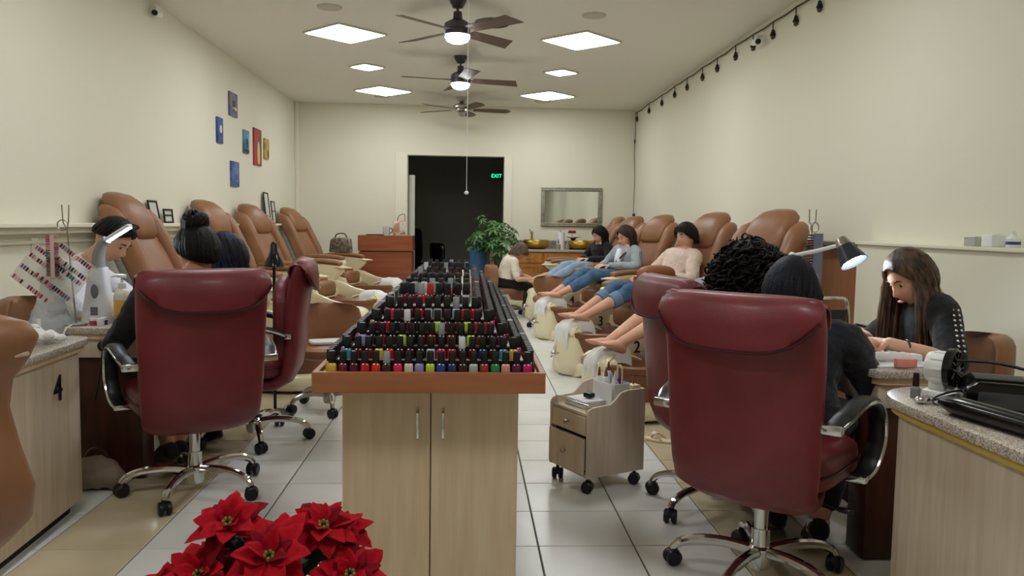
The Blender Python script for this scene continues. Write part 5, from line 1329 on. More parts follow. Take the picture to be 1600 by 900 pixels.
# ============================================================ POINSETTIA
def leaf_mesh(name, m, L=1.0, W=0.5, lobes=0.0, droop=0.25, fold=0.18, n=7):
    rows = []
    for i in range(n + 1):
        t = i / n
        w = W / 2 * (sin(pi * min(1, t ** 0.75)) ** 0.9) * (1 + lobes * sin(t * pi * 5))
        w = max(w, 0.004)
        z = -droop * t * t + 0.05 * t
        rows.append([V((k - 2) / 2 * w, t * L, z + fold * abs((k - 2) / 2) * w * 1.2) for k in range(5)])
    b = B(); b.sheet(rows, 0.006); me = b.mesh(name); me.materials.append(m); me.shade_smooth(); return me
M_bract = mat('poinsettia red', (186, 14, 34), 0.75, col2=(160, 8, 26), scale=3, bump=0.25, bscale=6, spec=0.15)
M_bractd = mat('poinsettia deep red', (136, 8, 24), 0.75, col2=(108, 6, 20), scale=3, spec=0.15)
BRS = [leaf_mesh('bract', M_bract, 1, 0.74, 0.12), leaf_mesh('bract', M_bract, 1, 0.66, 0.05, 0.1, 0.25), leaf_mesh('bract', M_bractd, 1, 0.68, 0.14, 0.35)]
LFS = [leaf_mesh('leaf', M_dkleaf, 1, 0.55, 0.08, 0.3), leaf_mesh('leaf', M_dkleaf, 1, 0.5, 0.0, 0.15)]
pz = thing('poinsettia', 'red poinsettia in full bloom at the bottom of the picture', 'plant', (-0.45, 1.80, 0))
def put(me, name, parent, M):
    o = bpy.data.objects.new(name, me); C.objects.link(o); o.parent = parent; o.matrix_local = M; return o
B().lathe([(0, 0), (0.10, 0), (0.105, 0.01), (0.13, 0.19), (0.138, 0.19), (0.138, 0.215), (0.125, 0.215), (0.12, 0.18), (0, 0.18)], 28).build('pot', mat('gold foil pot', (150, 30, 40), 0.35), pz)
B().lathe([(0, 0.182), (0.118, 0.182), (0.06, 0.19), (0, 0.192)], 24).build('soil', mat('soil', (50, 36, 28), 0.95), pz)
rnd = random.Random(42)
FLW = [(-0.10, 0.0, 0.585, 0.105), (0.02, -0.07, 0.535, 0.12), (0.13, 0.03, 0.565, 0.095), (0.205, -0.02, 0.47, 0.105), (-0.155, -0.05, 0.485, 0.105), (-0.06, -0.13, 0.43, 0.11), (-0.255, -0.01, 0.44, 0.085), (0.08, -0.16, 0.41, 0.1), (0.17, 0.1, 0.53, 0.08), (0.0, 0.12, 0.5, 0.09), (-0.16, 0.1, 0.47, 0.09)]
sb = B()
for fi, (x, y, z, r) in enumerate(FLW):
    z -= 0.03; x *= 0.9; r *= 0.92
    c = V(x, y, z); nrm = V(x * 1.1, y * 0.9 - 0.42, 0.75).normalized()
    Fm = frame(c, V(0, 0, 1).cross(nrm) if abs(nrm.z) < 0.99 else V(1, 0, 0), nrm)
    sb.tube(spline([V(x * 0.2, y * 0.2, 0.18), V(x * 0.6, y * 0.6, 0.32), c - nrm * 0.03, c], 4), 0.005, 6)
    nb = 17
    for k in range(nb):
        lay = k % 3; a = k * 2.39996 + fi; L = r * (1.0, 0.78, 0.55)[lay] * rnd.uniform(0.88, 1.1); tilt = R((8, 26, 48)[lay] + rnd.uniform(-10, 10))
        Mx = Fm @ Matrix.Rotation(a, 4, 'Z') @ Matrix.Translation((0, 0.006, 0.004 * lay)) @ Matrix.Rotation(tilt, 4, 'X') @ Matrix.Rotation(rnd.uniform(-0.4, 0.4), 4, 'Y') @ Matrix.Diagonal((L, L, L, 1))
        put(BRS[rnd.choice([0, 0, 1, 1, 2])], 'bract', pz, Mx)
    q = B()
    for k in range(6): q.ell(c + nrm * 0.012 + Fm.to_3x3() @ V(0.01 * cos(k), 0.01 * sin(k), 0), (0.005, 0.005, 0.007), 8, 6)
    q.build('flower_centre', mat('flower centre', (120, 130, 60), 0.5), pz)
    for k in range(5):
        a = k * 1.3 + fi * 0.7; L = r * rnd.uniform(0.9, 1.25)
        Mx = Matrix.Translation(c - nrm * (0.035 + 0.02 * (k % 2))) @ Fm.to_3x3().to_4x4() @ Matrix.Rotation(a, 4, 'Z') @ Matrix.Rotation(R(-15), 4, 'X') @ Matrix.Diagonal((L, L, L, 1))
        put(LFS[k % 2], 'leaf', pz, Mx)
sb.build('stems', M_leaf, pz)

# ============================================================ BACK PLANT, PLANTER
mt = thing('money_tree', 'leafy green money tree in front of the dark opening', 'plant', (0.36, 12.35, 0))
B().lathe([(0, 0), (0.13, 0), (0.16, 0.26), (0.15, 0.27), (0.14, 0.24), (0, 0.24)], 24).build('pot', M_dkwood, mt)
b = B()
for k in range(3): b.tube([V(0.018 * cos(i * 0.7 + k * 2.09), 0.018 * sin(i * 0.7 + k * 2.09), 0.22 + i * 0.05) for i in range(15)], 0.02, 8)
b.build('trunk', mat('pale bark', (172, 146, 108), 0.8, bump=0.3, bscale=40), mt)
lb = B()
for k in range(6):
    a = k * 2 * pi / 6; F6 = Matrix.Rotation(a, 4, 'Z')
    n = 5
    rows = []
    for i in range(n + 1):
        t = i / n; w = 0.16 * sin(pi * min(1, t ** 0.8 * 0.97 + 0.02)); 
        rows.append([F6 @ V((j - 1) * w, 0.08 + t * 0.92 * (1 - 0.25 * (k == 0)), -0.35 * t * t + 0.06 * abs(j - 1)) for j in range(3)])
    lb.sheet(rows, 0.012)
LM = lb.mesh('leaf'); LM.materials.append(M_leaf); LM.shade_smooth()
LM2 = LM.copy(); LM2.materials.clear(); LM2.materials.append(mat('pale leaf', (96, 140, 84), 0.4, col2=(70, 112, 60), scale=6))
rnd = random.Random(5); st = B()
for k in range(85):
    a = rnd.uniform(0, 2 * pi); rr = 0.40 * math.sqrt(rnd.random()); zz = 1.08 + 0.42 * (1 - (rr / 0.44) ** 2) * rnd.uniform(-0.7, 0.9) - 0.16 * rnd.random()
    c = V(rr * cos(a), rr * sin(a) * 0.8, zz)
    nrm = (V(c.x * 1.3, c.y * 1.3 - 0.1, 0.6)).normalized(); Fm = frame(c, nrm.orthogonal(), nrm)
    L = rnd.uniform(0.09, 0.14)
    put(rnd.choice([LM, LM, LM2]), 'leaf', mt, Fm @ Matrix.Rotation(rnd.uniform(0, 6), 4, 'Z') @ Matrix.Diagonal((L, L, L, 1)))
    st.tube(spline([V(0, 0, 0.9), V(c.x * 0.4, c.y * 0.4, 0.95 + (c.z - 0.95) * 0.6), c], 3), 0.004, 5)
st.build('stems', M_leaf, mt)
bp = thing('planter', 'tall blue planter standing beside the money tree', 'planter', (0.16, 12.72, 0))
B().lathe([(0, 0), (0.11, 0), (0.13, 0.02), (0.15, 0.82), (0.155, 0.86), (0.14, 0.86), (0.13, 0.78), (0, 0.78)], 28).build('body', mat('blue glaze', (62, 104, 150), 0.3), bp)
B().lathe([(0, 0.781), (0.128, 0.781), (0, 0.80)], 20).build('soil', mat('soil', (50, 36, 28), 0.95), bp)

# ============================================================ DARK ROOM FURNITURE
t = tech_chair('black high-backed chair standing in the dark back room', (-0.86, 14.3, 0), R(-120), 1.16, 0.5, M_blackg, 0.5, name='office_chair')
t = tech_chair('second black chair deeper in the dark back room', (-0.45, 14.7, 0), R(-60), 0.9, 0.5, M_blackg, 0.48, name='office_chair')
o = thing('storage_bench', 'low dark bench in the back room behind the money tree', 'bench', (0.1, 14.6, 0)); B().box((0, 0, 0.42), (0.9, 0.4, 0.06), 0.01).build('seat', M_black, o)
for sx in (-1, 1):
    for sy in (-1, 1): B().box((sx * 0.4, sy * 0.15, 0.195), (0.05, 0.05, 0.389), 0.005).build('leg', M_black, o)

# ============================================================ LEFT TABLE THINGS
TZt = 0.7405
def color_tips(b, x0, x1, z, n, hh, y, seedv): pass
TIPC = [(176, 40, 60), (210, 90, 120), (60, 40, 44), (120, 30, 40), (200, 150, 150), (60, 110, 120), (150, 80, 150), (220, 190, 180), (40, 40, 60), (190, 120, 100)]
TIPM = [mat('tip %d' % i, c, 0.25, coat=0.3) for i, c in enumerate(TIPC)]
sw = thing('swatch_stand', 'metal hook stand hung with clear boards of nail colour samples on the left table', 'sample stand', (-1.86, 3.86, TZt))
b = B(); b.lathe([(0, 0), (0.05, 0), (0.05, 0.008), (0, 0.01)], 20); b.tube([(0, 0, 0), (-0.03, 0, 0.46)], 0.004, 8)
for s in (-1, 1): b.tube(spline([(-0.03, 0, 0.46), (-0.03 + s * 0.012, -0.01, 0.49), (-0.03 + s * 0.016, -0.01, 0.57)], 4), 0.003, 6)
b.build('pole', M_steel, sw)
B().tube([V(-0.035 + 0.024 * cos(k * pi / 8), -0.03, 0.475 + 0.024 * sin(k * pi / 8)) for k in range(16)], 0.003, 6, closed=True).build('ring', M_steel, sw)
M_board = mat('clear acrylic board', (226, 222, 216), 0.2, alpha=0.3)
def board(cx, cz, size, ang, y, lean, rows, seed):
    r_ = random.Random(seed); Mx = Matrix.Translation((cx, y, cz)) @ Matrix.Rotation(lean, 4, 'X') @ Matrix.Rotation(ang, 4, 'Y')
    o = B().box((0, 0, 0), (size, 0.003, size), 0.001).build('sample_board', M_board, sw, smooth=0); o.matrix_local = Mx
    for z in rows:
        i = 0
        for k in range(14):
            x = -size * 0.46 + size * 0.92 * (k + 0.5) / 14
            if r_.random() < 0.12: continue
            q = B().box((x, -0.004, z * size), (size * 0.045, 0.004, size * 0.10), 0.001).build('nail_tip', r_.choice(TIPM), o, smooth=0)
board(-0.145, 0.245, 0.21, R(40), -0.012, R(4), (-0.42, -0.12, 0.2, 0.42), 1)
board(-0.03, 0.255, 0.21, R(38), -0.03, R(-4), (-0.42, 0.0, 0.15, 0.42), 2)
o = B().box((-0.075, -0.05, 0.33), (0.02, 0.006, 0.20), 0.002).build('swatch_strip', mat('strip pink', (226, 196, 192), 0.3), sw)
r_ = random.Random(9)
for k in range(22):
    for s in (-1, 1):
        B().box((-0.075 + s * 0.019, -0.05, 0.425 - k * 0.0088), (0.017, 0.01, 0.0066), 0.001).build('nail_tip', TIPM[(k // 2 * 3 + (s > 0) * 4) % 10 if k < 12 else (2, 3, 3, 2)[k % 4]], o, smooth=0)
tw = thing('desk_lamp', 'white and grey tower lamp with a lit arm on the left table', 'lamp', (-1.815, 4.0, TZt), R(0))
rings = []
for (z, x, w, d) in ((0, 0, 0.072, 0.055), (0.01, 0, 0.075, 0.057), (0.10, 0.0, 0.062, 0.048), (0.20, 0.0, 0.048, 0.04), (0.27, 0.002, 0.038, 0.034)):
    rings.append([V(x + w * sgnpow(cos(2 * pi * k / 24), 0.5), d * sgnpow(sin(2 * pi * k / 24), 0.5), z) for k in range(24)])
B().loft(rings).build('body', mat('pearl white plastic', (224, 226, 230), 0.3), tw, smooth=50)
pts = spline([(0.002, 0, 0.265), (0.004, 0, 0.33), (0.02, 0, 0.38), (0.045, 0, 0.405)], 5)
B().tube(pts, [0.038 - 0.0009 * i for i in range(len(pts))], 18, flat=0.85).build('neck', mat('warm grey plastic', (142, 142, 140), 0.35), tw, smooth=70)
Mh = Matrix.Translation((0.095, -0.0, 0.437)) @ Matrix.Rotation(R(-33), 4, 'Y')
hd = B(); hd.box((0, 0, 0), (0.15, 0.05, 0.018), 0.006); hd = hd.build('lamp_head', M_white, tw); hd.matrix_local = Mh
ld = B().box((0.0, 0, -0.0105), (0.135, 0.04, 0.003)).build('led_strip', mat('cool led glow', (255, 255, 255), 0.4, emit=(220, 235, 255), estr=18.0), hd, smooth=0)
B().ell((0.0, -0.047, 0.155), (0.018, 0.006, 0.035), 16, 8).build('side_window', mat('dark gloss oval', (120, 120, 124), 0.15), tw)
for i in range(3):
    for j in range(3): B().box((-0.012 + 0.012 * i, -0.0555, 0.045 + 0.014 * j), (0.009, 0.003, 0.011)).build('vent_slot', mat('vent dark', (96, 96, 98), 0.5), tw, smooth=0)
B().tube(spline([(-0.03, -0.055, 0.005), (-0.045, -0.2, 0.004), (-0.052, -0.245, -0.03), (-0.03, -0.255, -0.075), (0.0, -0.25, -0.085)], 5), 0.004, 6).build('power_cable', M_white, tw)
gr = thing('cable_grommet', 'round black cable outlet on the front of the left table', 'outlet', (-1.70, 3.785, 0.655)); B().lathe([(0, 0), (0.026, 0), (0.026, 0.012), (0.018, 0.016), (0, 0.014)], 18, Matrix.Rotation(pi / 2, 4, 'X')).build('ring', M_black, gr); B().tube(spline([(0, -0.012, -0.02), (-0.005, -0.03, -0.1), (-0.04, -0.015, -0.25)], 4), 0.005, 6).build('cable', M_black, gr)
sp = thing('soap_bottle', 'clear pump bottle of amber soap on the left table', 'bottle', (-1.69, 3.97, TZt))
B().lathe([(0, 0), (0.037, 0), (0.04, 0.008), (0.04, 0.115), (0.0, 0.115)], 24).build('soap', mat('amber soap', (226, 176, 84), 0.2, coat=0.3), sp)
B().lathe([(0, 0.1155), (0.04, 0.1155), (0.04, 0.135), (0.034, 0.155), (0.02, 0.168), (0.014, 0.172), (0, 0.172)], 24).build('shoulder', mat('pale clear bottle', (240, 236, 214), 0.2, trans=0.2), sp)
b = B(); b.lathe([(0, 0.172), (0.018, 0.172), (0.018, 0.195), (0.007, 0.198), (0.006, 0.22), (0.02, 0.222), (0.02, 0.236), (0, 0.24)], 18); b.tube([(0, 0, 0.23), (-0.035, 0, 0.232), (-0.05, 0, 0.226)], [0.01, 0.008, 0.006], 8); b.build('pump', M_white, sp)
pf = thing('powder_puff', 'round white powder brush standing on the left table', 'brush', (-1.83, 4.13, TZt)); B().ell((0, 0, 0.10), (0.055, 0.05, 0.036), 20, 12).build('puff', M_towel, pf); B().lathe([(0, 0), (0.03, 0), (0.032, 0.01), (0.016, 0.05), (0.02, 0.075), (0, 0.075)], 16).build('handle', M_glass, pf)
for k, (x, y, c, lb) in enumerate(((-1.785, 3.87, (190, 60, 70), 'small red jar left of the tower lamp'), (-1.745, 3.855, (230, 226, 220), 'small white jar left of the tower lamp'), (-1.75, 3.90, (70, 60, 110), 'small blue jar left of the tower lamp'))):
    o = thing('jar', lb, 'jar', (x, y, TZt)); B().lathe([(0, 0), (0.016, 0), (0.017, 0.004), (0.017, 0.022), (0, 0.022)], 14).build('glass', mat('jar %d' % k, c, 0.2), o); B().lathe([(0, 0.0225), (0.0175, 0.0225), (0.0175, 0.034), (0, 0.035)], 14).build('lid', M_white, o)
b = B(); r_ = random.Random(3)
for k in range(26): b.ell((r_.gauss(0, 0.035), r_.gauss(0, 0.035), 0.02 + abs(r_.gauss(0, 0.014))), (0.022, 0.022, 0.016), 8, 6)
o = meshobj('cotton_ball', remeshed(b, 0.006, 3), M_towel); place(o, (-1.72, 3.30, 0.742)); tag(o, 'fluffy white cotton wad on the desk numbered 4', 'cotton')
o = thing('white_bottle', 'little white bottle behind the cotton wad on desk 4', 'bottle', (-1.79, 3.40, TZt)); B().lathe([(0, 0), (0.016, 0), (0.016, 0.04), (0.007, 0.05), (0.007, 0.07), (0, 0.07)], 14).build('body', M_white, o); B().lathe([(0, 0.0702), (0.008, 0.0702), (0.007, 0.085), (0, 0.086)], 12).build('cap', M_white, o)
o = B().prism(rrect(0.26, 0.34, 0.03), 0, 0.012, 'z', 0.004).build('hand_towel', M_towel); place(o, (-1.72, 4.42, TZt)); tag(o, 'folded white hand towel under the hands on the left table', 'towel')
bl = thing('floor_lamp', 'black cone lamp on a stand behind the profile chair', 'lamp', (-1.235, 5.12, 0))
B().lathe([(0, 0), (0.12, 0), (0.12, 0.02), (0.02, 0.03), (0, 0.03)], 24).build('base', M_black, bl); B().cyl((0, 0, 0.03), (0, 0, 1.0), 0.01).build('pole', M_black, bl)
B().lathe([(0.065, 0.96), (0.06, 0.985), (0.035, 1.03), (0.024, 1.06), (0.022, 1.10), (0.012, 1.118), (0, 1.12)], 24).build('shade', M_blackg, bl)
o = B().prism(rrect(0.22, 0.16, 0.03), 0, 0.02, 'z', 0.006).build('towel', M_towel); tag(place(o, (-0.93, 5.26, 0.452), R(20)), 'folded white towel lying on the tan stool in the left aisle', 'towel')
rows = [[V(-0.13 + 0.026 * j, 0.13 - 0.021 * i if i < 10 else -0.10 - 0.006 * (i - 10), (0.475 + 0.006 * sin(j * 1.1 + i)) if i < 10 else 0.475 - 0.028 * (i - 9)) for j in range(11)] for i in range(14)]
# bag and slippers on the floor
sb_ = thing('soft_bag', 'beige slouchy bag on the floor under the left foreground client', 'bag', (-1.72, 3.70, 0))
b = B(); b.ell((0, 0, 0.075), (0.10, 0.07, 0.075), 20, 12, 0.8, 0.8); b.ell((0.09, -0.02, 0.06), (0.06, 0.05, 0.06)); meshobj('bag_body', remeshed(b, 0.008, 4, (0.01, 20)), mat('beige suede', (150, 132, 116), 0.9, bump=0.3, bscale=80), sb_)
B().tube(spline([(-0.05, 0, 0.13), (-0.02, 0.02, 0.18), (0.04, 0.02, 0.17), (0.06, 0, 0.12)], 4), 0.007, 6).build('handle', M_dkwood, sb_)
for k, (x, y, a) in enumerate(((1.14, 4.50, 0.9), (1.30, 4.44, 0.5))):
    sl_ = thing('slipper', ('cream flip-flop by the tub beside the trolley', 'cream flip-flop nearer the tub, half hidden by the red chair')[k], 'slipper', (x, y, 0), a)
    B().prism([(0.035 * (1 - 0.25 * sin(2 * q)) * cos(q), 0.12 * sin(q)) for q in [2 * pi * i / 24 for i in range(24)]], 0, 0.014, 'z', 0.003).build('sole', mat('cream foam', (222, 206, 176), 0.7), sl_)
    B().tube(spline([(-0.034, -0.01, 0.014), (-0.02, 0.03, 0.04), (0, 0.06, 0.03), (0.0, 0.07, 0.014), (0, 0.06, 0.03), (0.02, 0.03, 0.04), (0.034, -0.01, 0.014)], 3), 0.005, 6).build('strap', mat('tan strap', (190, 160, 120), 0.6), sl_)
    B().ell((0, 0.05, 0.042), (0.018, 0.018, 0.012), 12, 8).build('flower', M_white, sl_)

# ============================================================ RIGHT TABLE AND DESK THINGS
rl = thing('desk_lamp', 'white-armed desk lamp with a lit dark cone shade on the right table', 'lamp', (1.53, 3.86, TZt))
B().lathe([(0, 0), (0.07, 0), (0.07, 0.015), (0.015, 0.025), (0, 0.025)], 24).build('base', M_white, rl)
b = B(); b.tube([(0, 0, 0.02), (-0.01, -0.12, 0.22), (-0.02, -0.22, 0.385)], 0.009, 8); b.tube([(-0.02, -0.22, 0.385), (0.08, -0.25, 0.41), (0.165, -0.27, 0.435)], 0.009, 8); b.ell((-0.02, -0.22, 0.385), (0.018, 0.018, 0.018)); b.build('arm', M_white, rl)
ax = V(0.30, -0.50, -0.81).normalized(); Ms = frame((0.185, -0.28, 0.455), ax.orthogonal(), ax)
B().at(Ms).lathe([(0, -0.02), (0.022, -0.018), (0.03, 0.0), (0.036, 0.025), (0.0, 0.026)], 28).build('shade_collar', M_steel, rl)
sh = B().at(Ms).lathe([(0.036, 0.026), (0.064, 0.115), (0.061, 0.115), (0.034, 0.028)], 32).build('shade', mat('dark blue-grey enamel', (44, 48, 56), 0.3), rl)
B().at(Ms).lathe([(0, 0.07), (0.03, 0.075), (0.046, 0.1), (0.0, 0.108)], 24).build('bulb', mat('lamp bulb glow', (255, 255, 255), 0.4, emit=(235, 244, 255), estr=60.0), rl)
hk = thing('swatch_stand', 'metal hook stand with coiled sample rings behind the right desk lamp', 'sample stand', (1.735, 3.95, TZt))
b = B(); b.lathe([(0, 0), (0.05, 0), (0.05, 0.01), (0, 0.012)], 18); b.tube([(0, 0, 0), (0, 0, 0.53)], 0.004, 8)
for s in (-1, 1): b.tube([(0, 0, 0.53), (s * 0.016, 0, 0.545), (s * 0.018, 0, 0.61)], 0.003, 6)
b.build('pole', M_steel, hk)
B().tube([V(0.02 * cos(k * pi / 8), -0.03, 0.52 + 0.025 * sin(k * pi / 8)) for k in range(16)], 0.003, 6, closed=True).build('ring', M_steel, hk)
cs = B().box((0.02, -0.03, 0.32), (0.05, 0.012, 0.34), 0.003).build('sample_card', mat('grey card', (120, 126, 150), 0.4), hk)
for k in range(26):
    B().box((-0.02, -0.03, 0.48 - 0.013 * k), (0.03, 0.014, 0.007), 0.001).build('nail_tip', TIPM[(2, 8, 2, 3)[k % 4]], cs, smooth=0)
br_ = thing('brochure_stand', 'upright brochure with blue and yellow print on the right table', 'brochure', (1.725, 4.12, TZt), R(4))
B().box((0, 0, 0.14), (0.13, 0.012, 0.28), 0.002).build('board', mat('pale blue print', (196, 206, 214), 0.4, col2=(150, 176, 200), scale=12), br_, smooth=0)
B().box((0, -0.0075, 0.15), (0.125, 0.002, 0.03)).build('yellow_band', mat('yellow print', (226, 190, 90), 0.4), br_, smooth=0); B().box((0, -0.0075, 0.265), (0.125, 0.002, 0.03)).build('red_band', mat('red print', (150, 60, 50), 0.4), br_, smooth=0)
B().prism([(0, 0), (0.09, 0), (0, 0.2)], -0.05, 0.05, 'x').build('easel_back', M_white, br_, smooth=0)
o = B().prism(rrect(0.24, 0.40, 0.02), 0, 0.006, 'z', 0.002).build('paper_towel', M_towel); place(o, (1.63, 3.05, TZt), R(3)); tag(o, 'white paper towel spread under the hands on the right table', 'towel')
o = meshobj('rolled_towel', remeshed(B().tube([(-0.10, 0, 0.018), (0.0, 0.01, 0.02), (0.10, 0, 0.018)], [0.016, 0.02, 0.016], 12), 0.005, 3, (0.004, 30)), M_towel); place(o, (1.64, 2.94, TZt + 0.0065), R(-8)); tag(o, 'rolled white cloth lying on the right table', 'towel')
o = B().box((0, 0, 0.016), (0.075, 0.03, 0.032), 0.004).build('buffer_block', mat('pink foam', (232, 150, 136), 0.8, bump=0.3, bscale=200)); place(o, (1.62, 2.83, TZt + 0.0065), R(-5)); tag(o, 'pink nail buffer block at the near end of the right table', 'nail buffer')
fn = thing('desk_fan', 'small white and black desk fan on the right foreground desk', 'fan', (1.475, 2.36, TZt), R(-50))
B().prism(rrect(0.10, 0.11, 0.03), 0, 0.02, 'z', 0.006).build('base', M_white, fn)
MX = Matrix.Translation((0, 0, 0.088)) @ Matrix.Rotation(pi / 2, 4, 'Y')
b = B().at(MX); b.lathe([(0, -0.045), (0.045, -0.045), (0.05, -0.03), (0.05, 0.01), (0, 0.01)], 28); b.M = Matrix.Identity(4); b.box((-0.015, 0, 0.04), (0.05, 0.04, 0.05), 0.01); b.build('drum', M_white, fn)
for k in range(10):
    a = k * 2 * pi / 10; B().box((-0.01, 0.0505 * cos(a), 0.088 + 0.0505 * sin(a)), (0.035, 0.004, 0.004)).build('rib', M_white, fn, smooth=0)
g = B().at(MX); g.lathe([(0.044, 0.012), (0.062, 0.012), (0.064, 0.03), (0.056, 0.038), (0.05, 0.034), (0.044, 0.02)], 32); gg = g.build('grille_ring', M_blackg, fn)
b = B()
for k in range(12):
    a = k * 2 * pi / 12; b.tube([(0.034, 0.012 * cos(a), 0.088 + 0.012 * sin(a)), (0.036, 0.054 * cos(a + 0.5), 0.088 + 0.054 * sin(a + 0.5))], 0.003, 5)
b.at(MX).lathe([(0, 0.03), (0.014, 0.03), (0.012, 0.042), (0, 0.044)], 16); b.build('grille', M_blackg, gg)
b = B()
for k in range(5):
    a = k * 2 * pi / 5; b.sheet([[V(0.016 + 0.008 * u, (0.012 + 0.034 * t) * cos(a + u * 0.7), 0.088 + (0.012 + 0.034 * t) * sin(a + u * 0.7)) for u in (0, 0.5, 1)] for t in (0, 0.5, 1)], 0.002)
b.build('fan_blades', M_black, fn)
B().at(MX).lathe([(0, 0.0105), (0.046, 0.0105), (0.046, 0.012), (0, 0.012)], 24).build('back_grille', M_black, fn)
pb = thing('nail_polish', 'single polish bottle with dark cap at the corner of the right desk', 'nail polish', (1.37, 2.33, TZt))
B().lathe([(0, 0), (0.014, 0), (0.0145, 0.003), (0.0145, 0.03), (0.007, 0.038), (0, 0.038)], 16).build('glass', mat('smoke glass', (130, 130, 132), 0.15), pb); B().lathe([(0, 0.0382), (0.0095, 0.0382), (0.0085, 0.078), (0, 0.079)], 14).build('cap', mat('plum cap', (44, 20, 26), 0.3), pb)
cg = thing('charger', 'small charger with a tangled black cable on the right desk', 'charger', (1.345, 2.25, TZt))
B().ell((0, 0, 0.012), (0.025, 0.016, 0.012), 14, 8).build('plug', M_chrome, cg)
B().tube(spline([(0.02, 0.0, 0.012), (0.06, 0.03, 0.006), (0.1, -0.01, 0.03), (0.06, -0.05, 0.008), (0.02, -0.03, 0.006), (0.05, 0.01, 0.02), (0.14, 0.02, 0.035), (0.2, -0.03, 0.006), (0.27, -0.02, 0.006)], 5), 0.003, 6).build('cable', M_black, cg)
dv = thing('nail_dryer', 'black boxy nail dryer with cables on the right desk', 'nail dryer', (1.56, 2.20, TZt), R(-25))
B().prism([(-0.11, 0), (0.11, 0), (0.11, 0.05), (0.07, 0.085), (-0.08, 0.085), (-0.11, 0.06)], -0.085, 0.085, 'y', 0.008).build('case', M_blackg, dv)
B().box((-0.02, -0.02, 0.088), (0.13, 0.09, 0.008), 0.003).build('lid', M_black, dv); B().box((-0.02, -0.0875, 0.035), (0.12, 0.006, 0.045), 0.002).build('opening', mat('dark chrome slot', (80, 82, 86), 0.25, 0.6), dv)
B().tube(spline([(-0.1, 0.06, 0.08), (-0.16, 0.08, 0.11), (0.0, 0.09, 0.115), (0.14, 0.02, 0.08), (0.17, -0.05, 0.01)], 5), 0.005, 6).build('cable', M_black, dv)
tb = thing('wrist_bar', 'long glossy black padded bar lying on the right desk', 'hand rest', (1.385, 1.93, TZt), R(11))
pts = [(0, 0.22 - 0.44 * k / 12, 0.03) for k in range(13)]
B().tube(pts, [0.018, 0.027] + [0.03] * 9 + [0.027, 0.018], 16, flat=0.9, up=(0, 0, 1)).build('bar', M_blackg, tb, smooth=70)
B().box((0, 0, 0.003), (0.03, 0.36, 0.006), 0.002).build('foot', M_black, tb)
# chrome side chair by the right wall
cc = thing('side_chair', 'chrome tube chair standing behind the right table', 'chair', (2.26, 4.62, 0), R(8))
for s in (-1, 1):
    B().tube(spline([(s * 0.2, 0.2, 0), (s * 0.2, 0.2, 0.5), (s * 0.2, 0.19, 0.64), (s * 0.19, 0.15, 0.66), (s * 0.18, -0.12, 0.66), (s * 0.18, -0.19, 0.63), (s * 0.19, -0.2, 0.5), (s * 0.2, -0.2, 0)], 4), 0.011, 8).build('leg_frame', M_chrome, cc)
    B().tube(spline([(s * 0.17, 0.2, 0.42), (s * 0.165, 0.22, 0.7), (s * 0.155, 0.23, 0.80), (s * 0.12, 0.23, 0.82), (0, 0.235, 0.82)], 4), 0.011, 8).build('back_tube', M_chrome, cc)
B().box((0, 0, 0.43), (0.38, 0.38, 0.05), 0.015).build('seat', M_black, cc); B().box((0, 0.225, 0.68), (0.30, 0.02, 0.14), 0.008).build('back_pad', M_black, cc)
# things on the ledges
zl = 1.176
o = thing('plastic_tub', 'clear plastic tub on the right ledge, leftmost of three things', 'box', (XR - 0.06, 4.02, zl)); B().prism(rrect(0.07, 0.10, 0.01), 0, 0.045, 'z', 0.003).build('tub', mat('frosted tub', (206, 206, 196), 0.3, trans=0.3), o); B().prism(rrect(0.076, 0.106, 0.01), 0.0452, 0.052, 'z').build('lid', M_white, o)
o = thing('tissue_box', 'small white box in the middle on the right ledge', 'box', (XR - 0.06, 3.88, zl)); B().box((0, 0, 0.03), (0.07, 0.085, 0.06), 0.004).build('carton', M_white, o); B().box((0, 0, 0.0625), (0.05, 0.06, 0.004), 0.001).build('slot_flap', M_trimw, o)
o = thing('lotion_bottle', 'white bottle with blue label, rightmost on the right ledge', 'bottle', (XR - 0.06, 3.73, zl)); B().lathe([(0, 0), (0.03, 0), (0.032, 0.004), (0.032, 0.045), (0.014, 0.06), (0.012, 0.066), (0, 0.066)], 18).build('body', M_white, o); B().lathe([(0.0325, 0.015), (0.0325, 0.03), (0.031, 0.03), (0.031, 0.015)], 18).build('label_band', mat('blue label', (60, 70, 140), 0.4), o); B().lathe([(0, 0.0662), (0.013, 0.0662), (0.012, 0.08), (0, 0.08)], 14).build('cap', M_white, o)
gb = thing('shopping_bag', 'pale paper shopping bag with dark handles on the right ledge', 'bag', (XR - 0.06, 11.15, 1.166), R(90))
B().prism([(-0.15, 0), (0.15, 0), (0.165, 0.19), (-0.165, 0.19)], -0.05, 0.05, 'y', 0.006).build('bag_body', mat('grey paper bag', (196, 194, 184), 0.7, col2=(180, 176, 164), scale=8), gb)
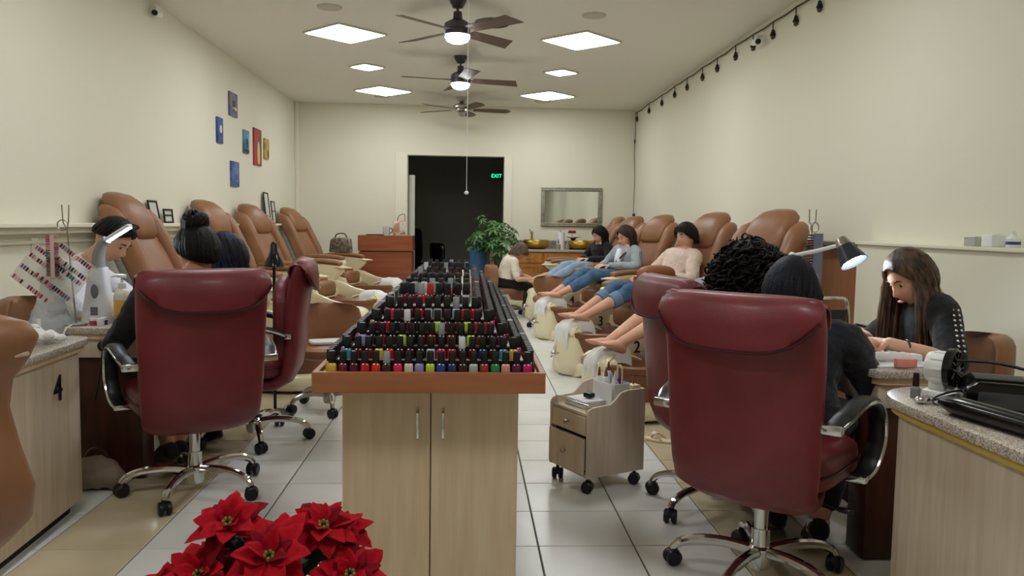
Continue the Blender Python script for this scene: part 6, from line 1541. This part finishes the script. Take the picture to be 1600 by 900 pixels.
for s in (-1, 1): B().tube(spline([(-0.09, s * 0.052, 0.18), (-0.06, s * 0.06, 0.1), (0, s * 0.062, 0.08), (0.06, s * 0.06, 0.1), (0.09, s * 0.052, 0.18)], 5), 0.009, 6).build('handle', M_iron, gb)
hb_ = thing('handbag', 'grey patterned handbag on the far left pedicure chair arm', 'bag', (-1.90, 11.95, 0.80), R(-17))
B().prism([(-0.17, 0), (0.17, 0), (0.155, 0.2), (0.1, 0.225), (-0.11, 0.215), (-0.15, 0.18)], -0.06, 0.06, 'y', 0.02, 3).build('bag_body', mat('snake print', (96, 88, 78), 0.6, col2=(150, 140, 124), scale=26, kind='voronoi'), hb_)
B().tube(spline([(-0.1, 0, 0.2), (-0.06, 0, 0.27), (0.06, 0, 0.275), (0.1, 0, 0.21)], 5), 0.009, 6).build('handle', M_iron, hb_)
fz = thing('fringed_bag', 'tan leather bag with a fuzzy fringe on the arm of pedicure chair 3', 'bag', (1.60, 6.70, 0.775), R(29))
B().ell((0, 0, 0.075), (0.20, 0.08, 0.075), 24, 14, 0.8, 0.8).build('bag_body', mat('saddle leather', (150, 92, 58), 0.5), fz)
b = B(); r_ = random.Random(4)
for k in range(160): b.ell((r_.uniform(-0.19, 0.19), r_.choice((-1, 1)) * r_.uniform(0.05, 0.085), r_.uniform(0.0, 0.05)), (0.012, 0.012, 0.016), 6, 5)
b.build('fringe', mat('curly fringe', (140, 104, 76), 0.9), fz)
sc_ = thing('scarf', 'brown and cream fuzzy scarf over the far arm of pedicure chair 2', 'scarf', (1.73, 5.88, 0.765), R(29))
b = B()
for k in range(150): b.ell((r_.uniform(-0.2, 0.2), r_.uniform(-0.05, 0.05), r_.uniform(-0.0, 0.05)), (0.016, 0.014, 0.012), 6, 5)
b.build('pile', mat('leopard fluff', (120, 78, 52), 0.9, col2=(206, 186, 160), scale=30, kind='voronoi', mix=(0.5, 0.7)), sc_)
wp = thing('wall_plate', 'small white outlet plate on the left wall under the ledge', 'outlet', (XL, 5.25, 1.06)); B().box((0.004, 0, 0), (0.008, 0.075, 0.115), 0.002).build('plate', M_white, wp); B().box((0.0095, 0, 0.0), (0.003, 0.03, 0.06), 0.001).build('socket', M_trimw, wp)
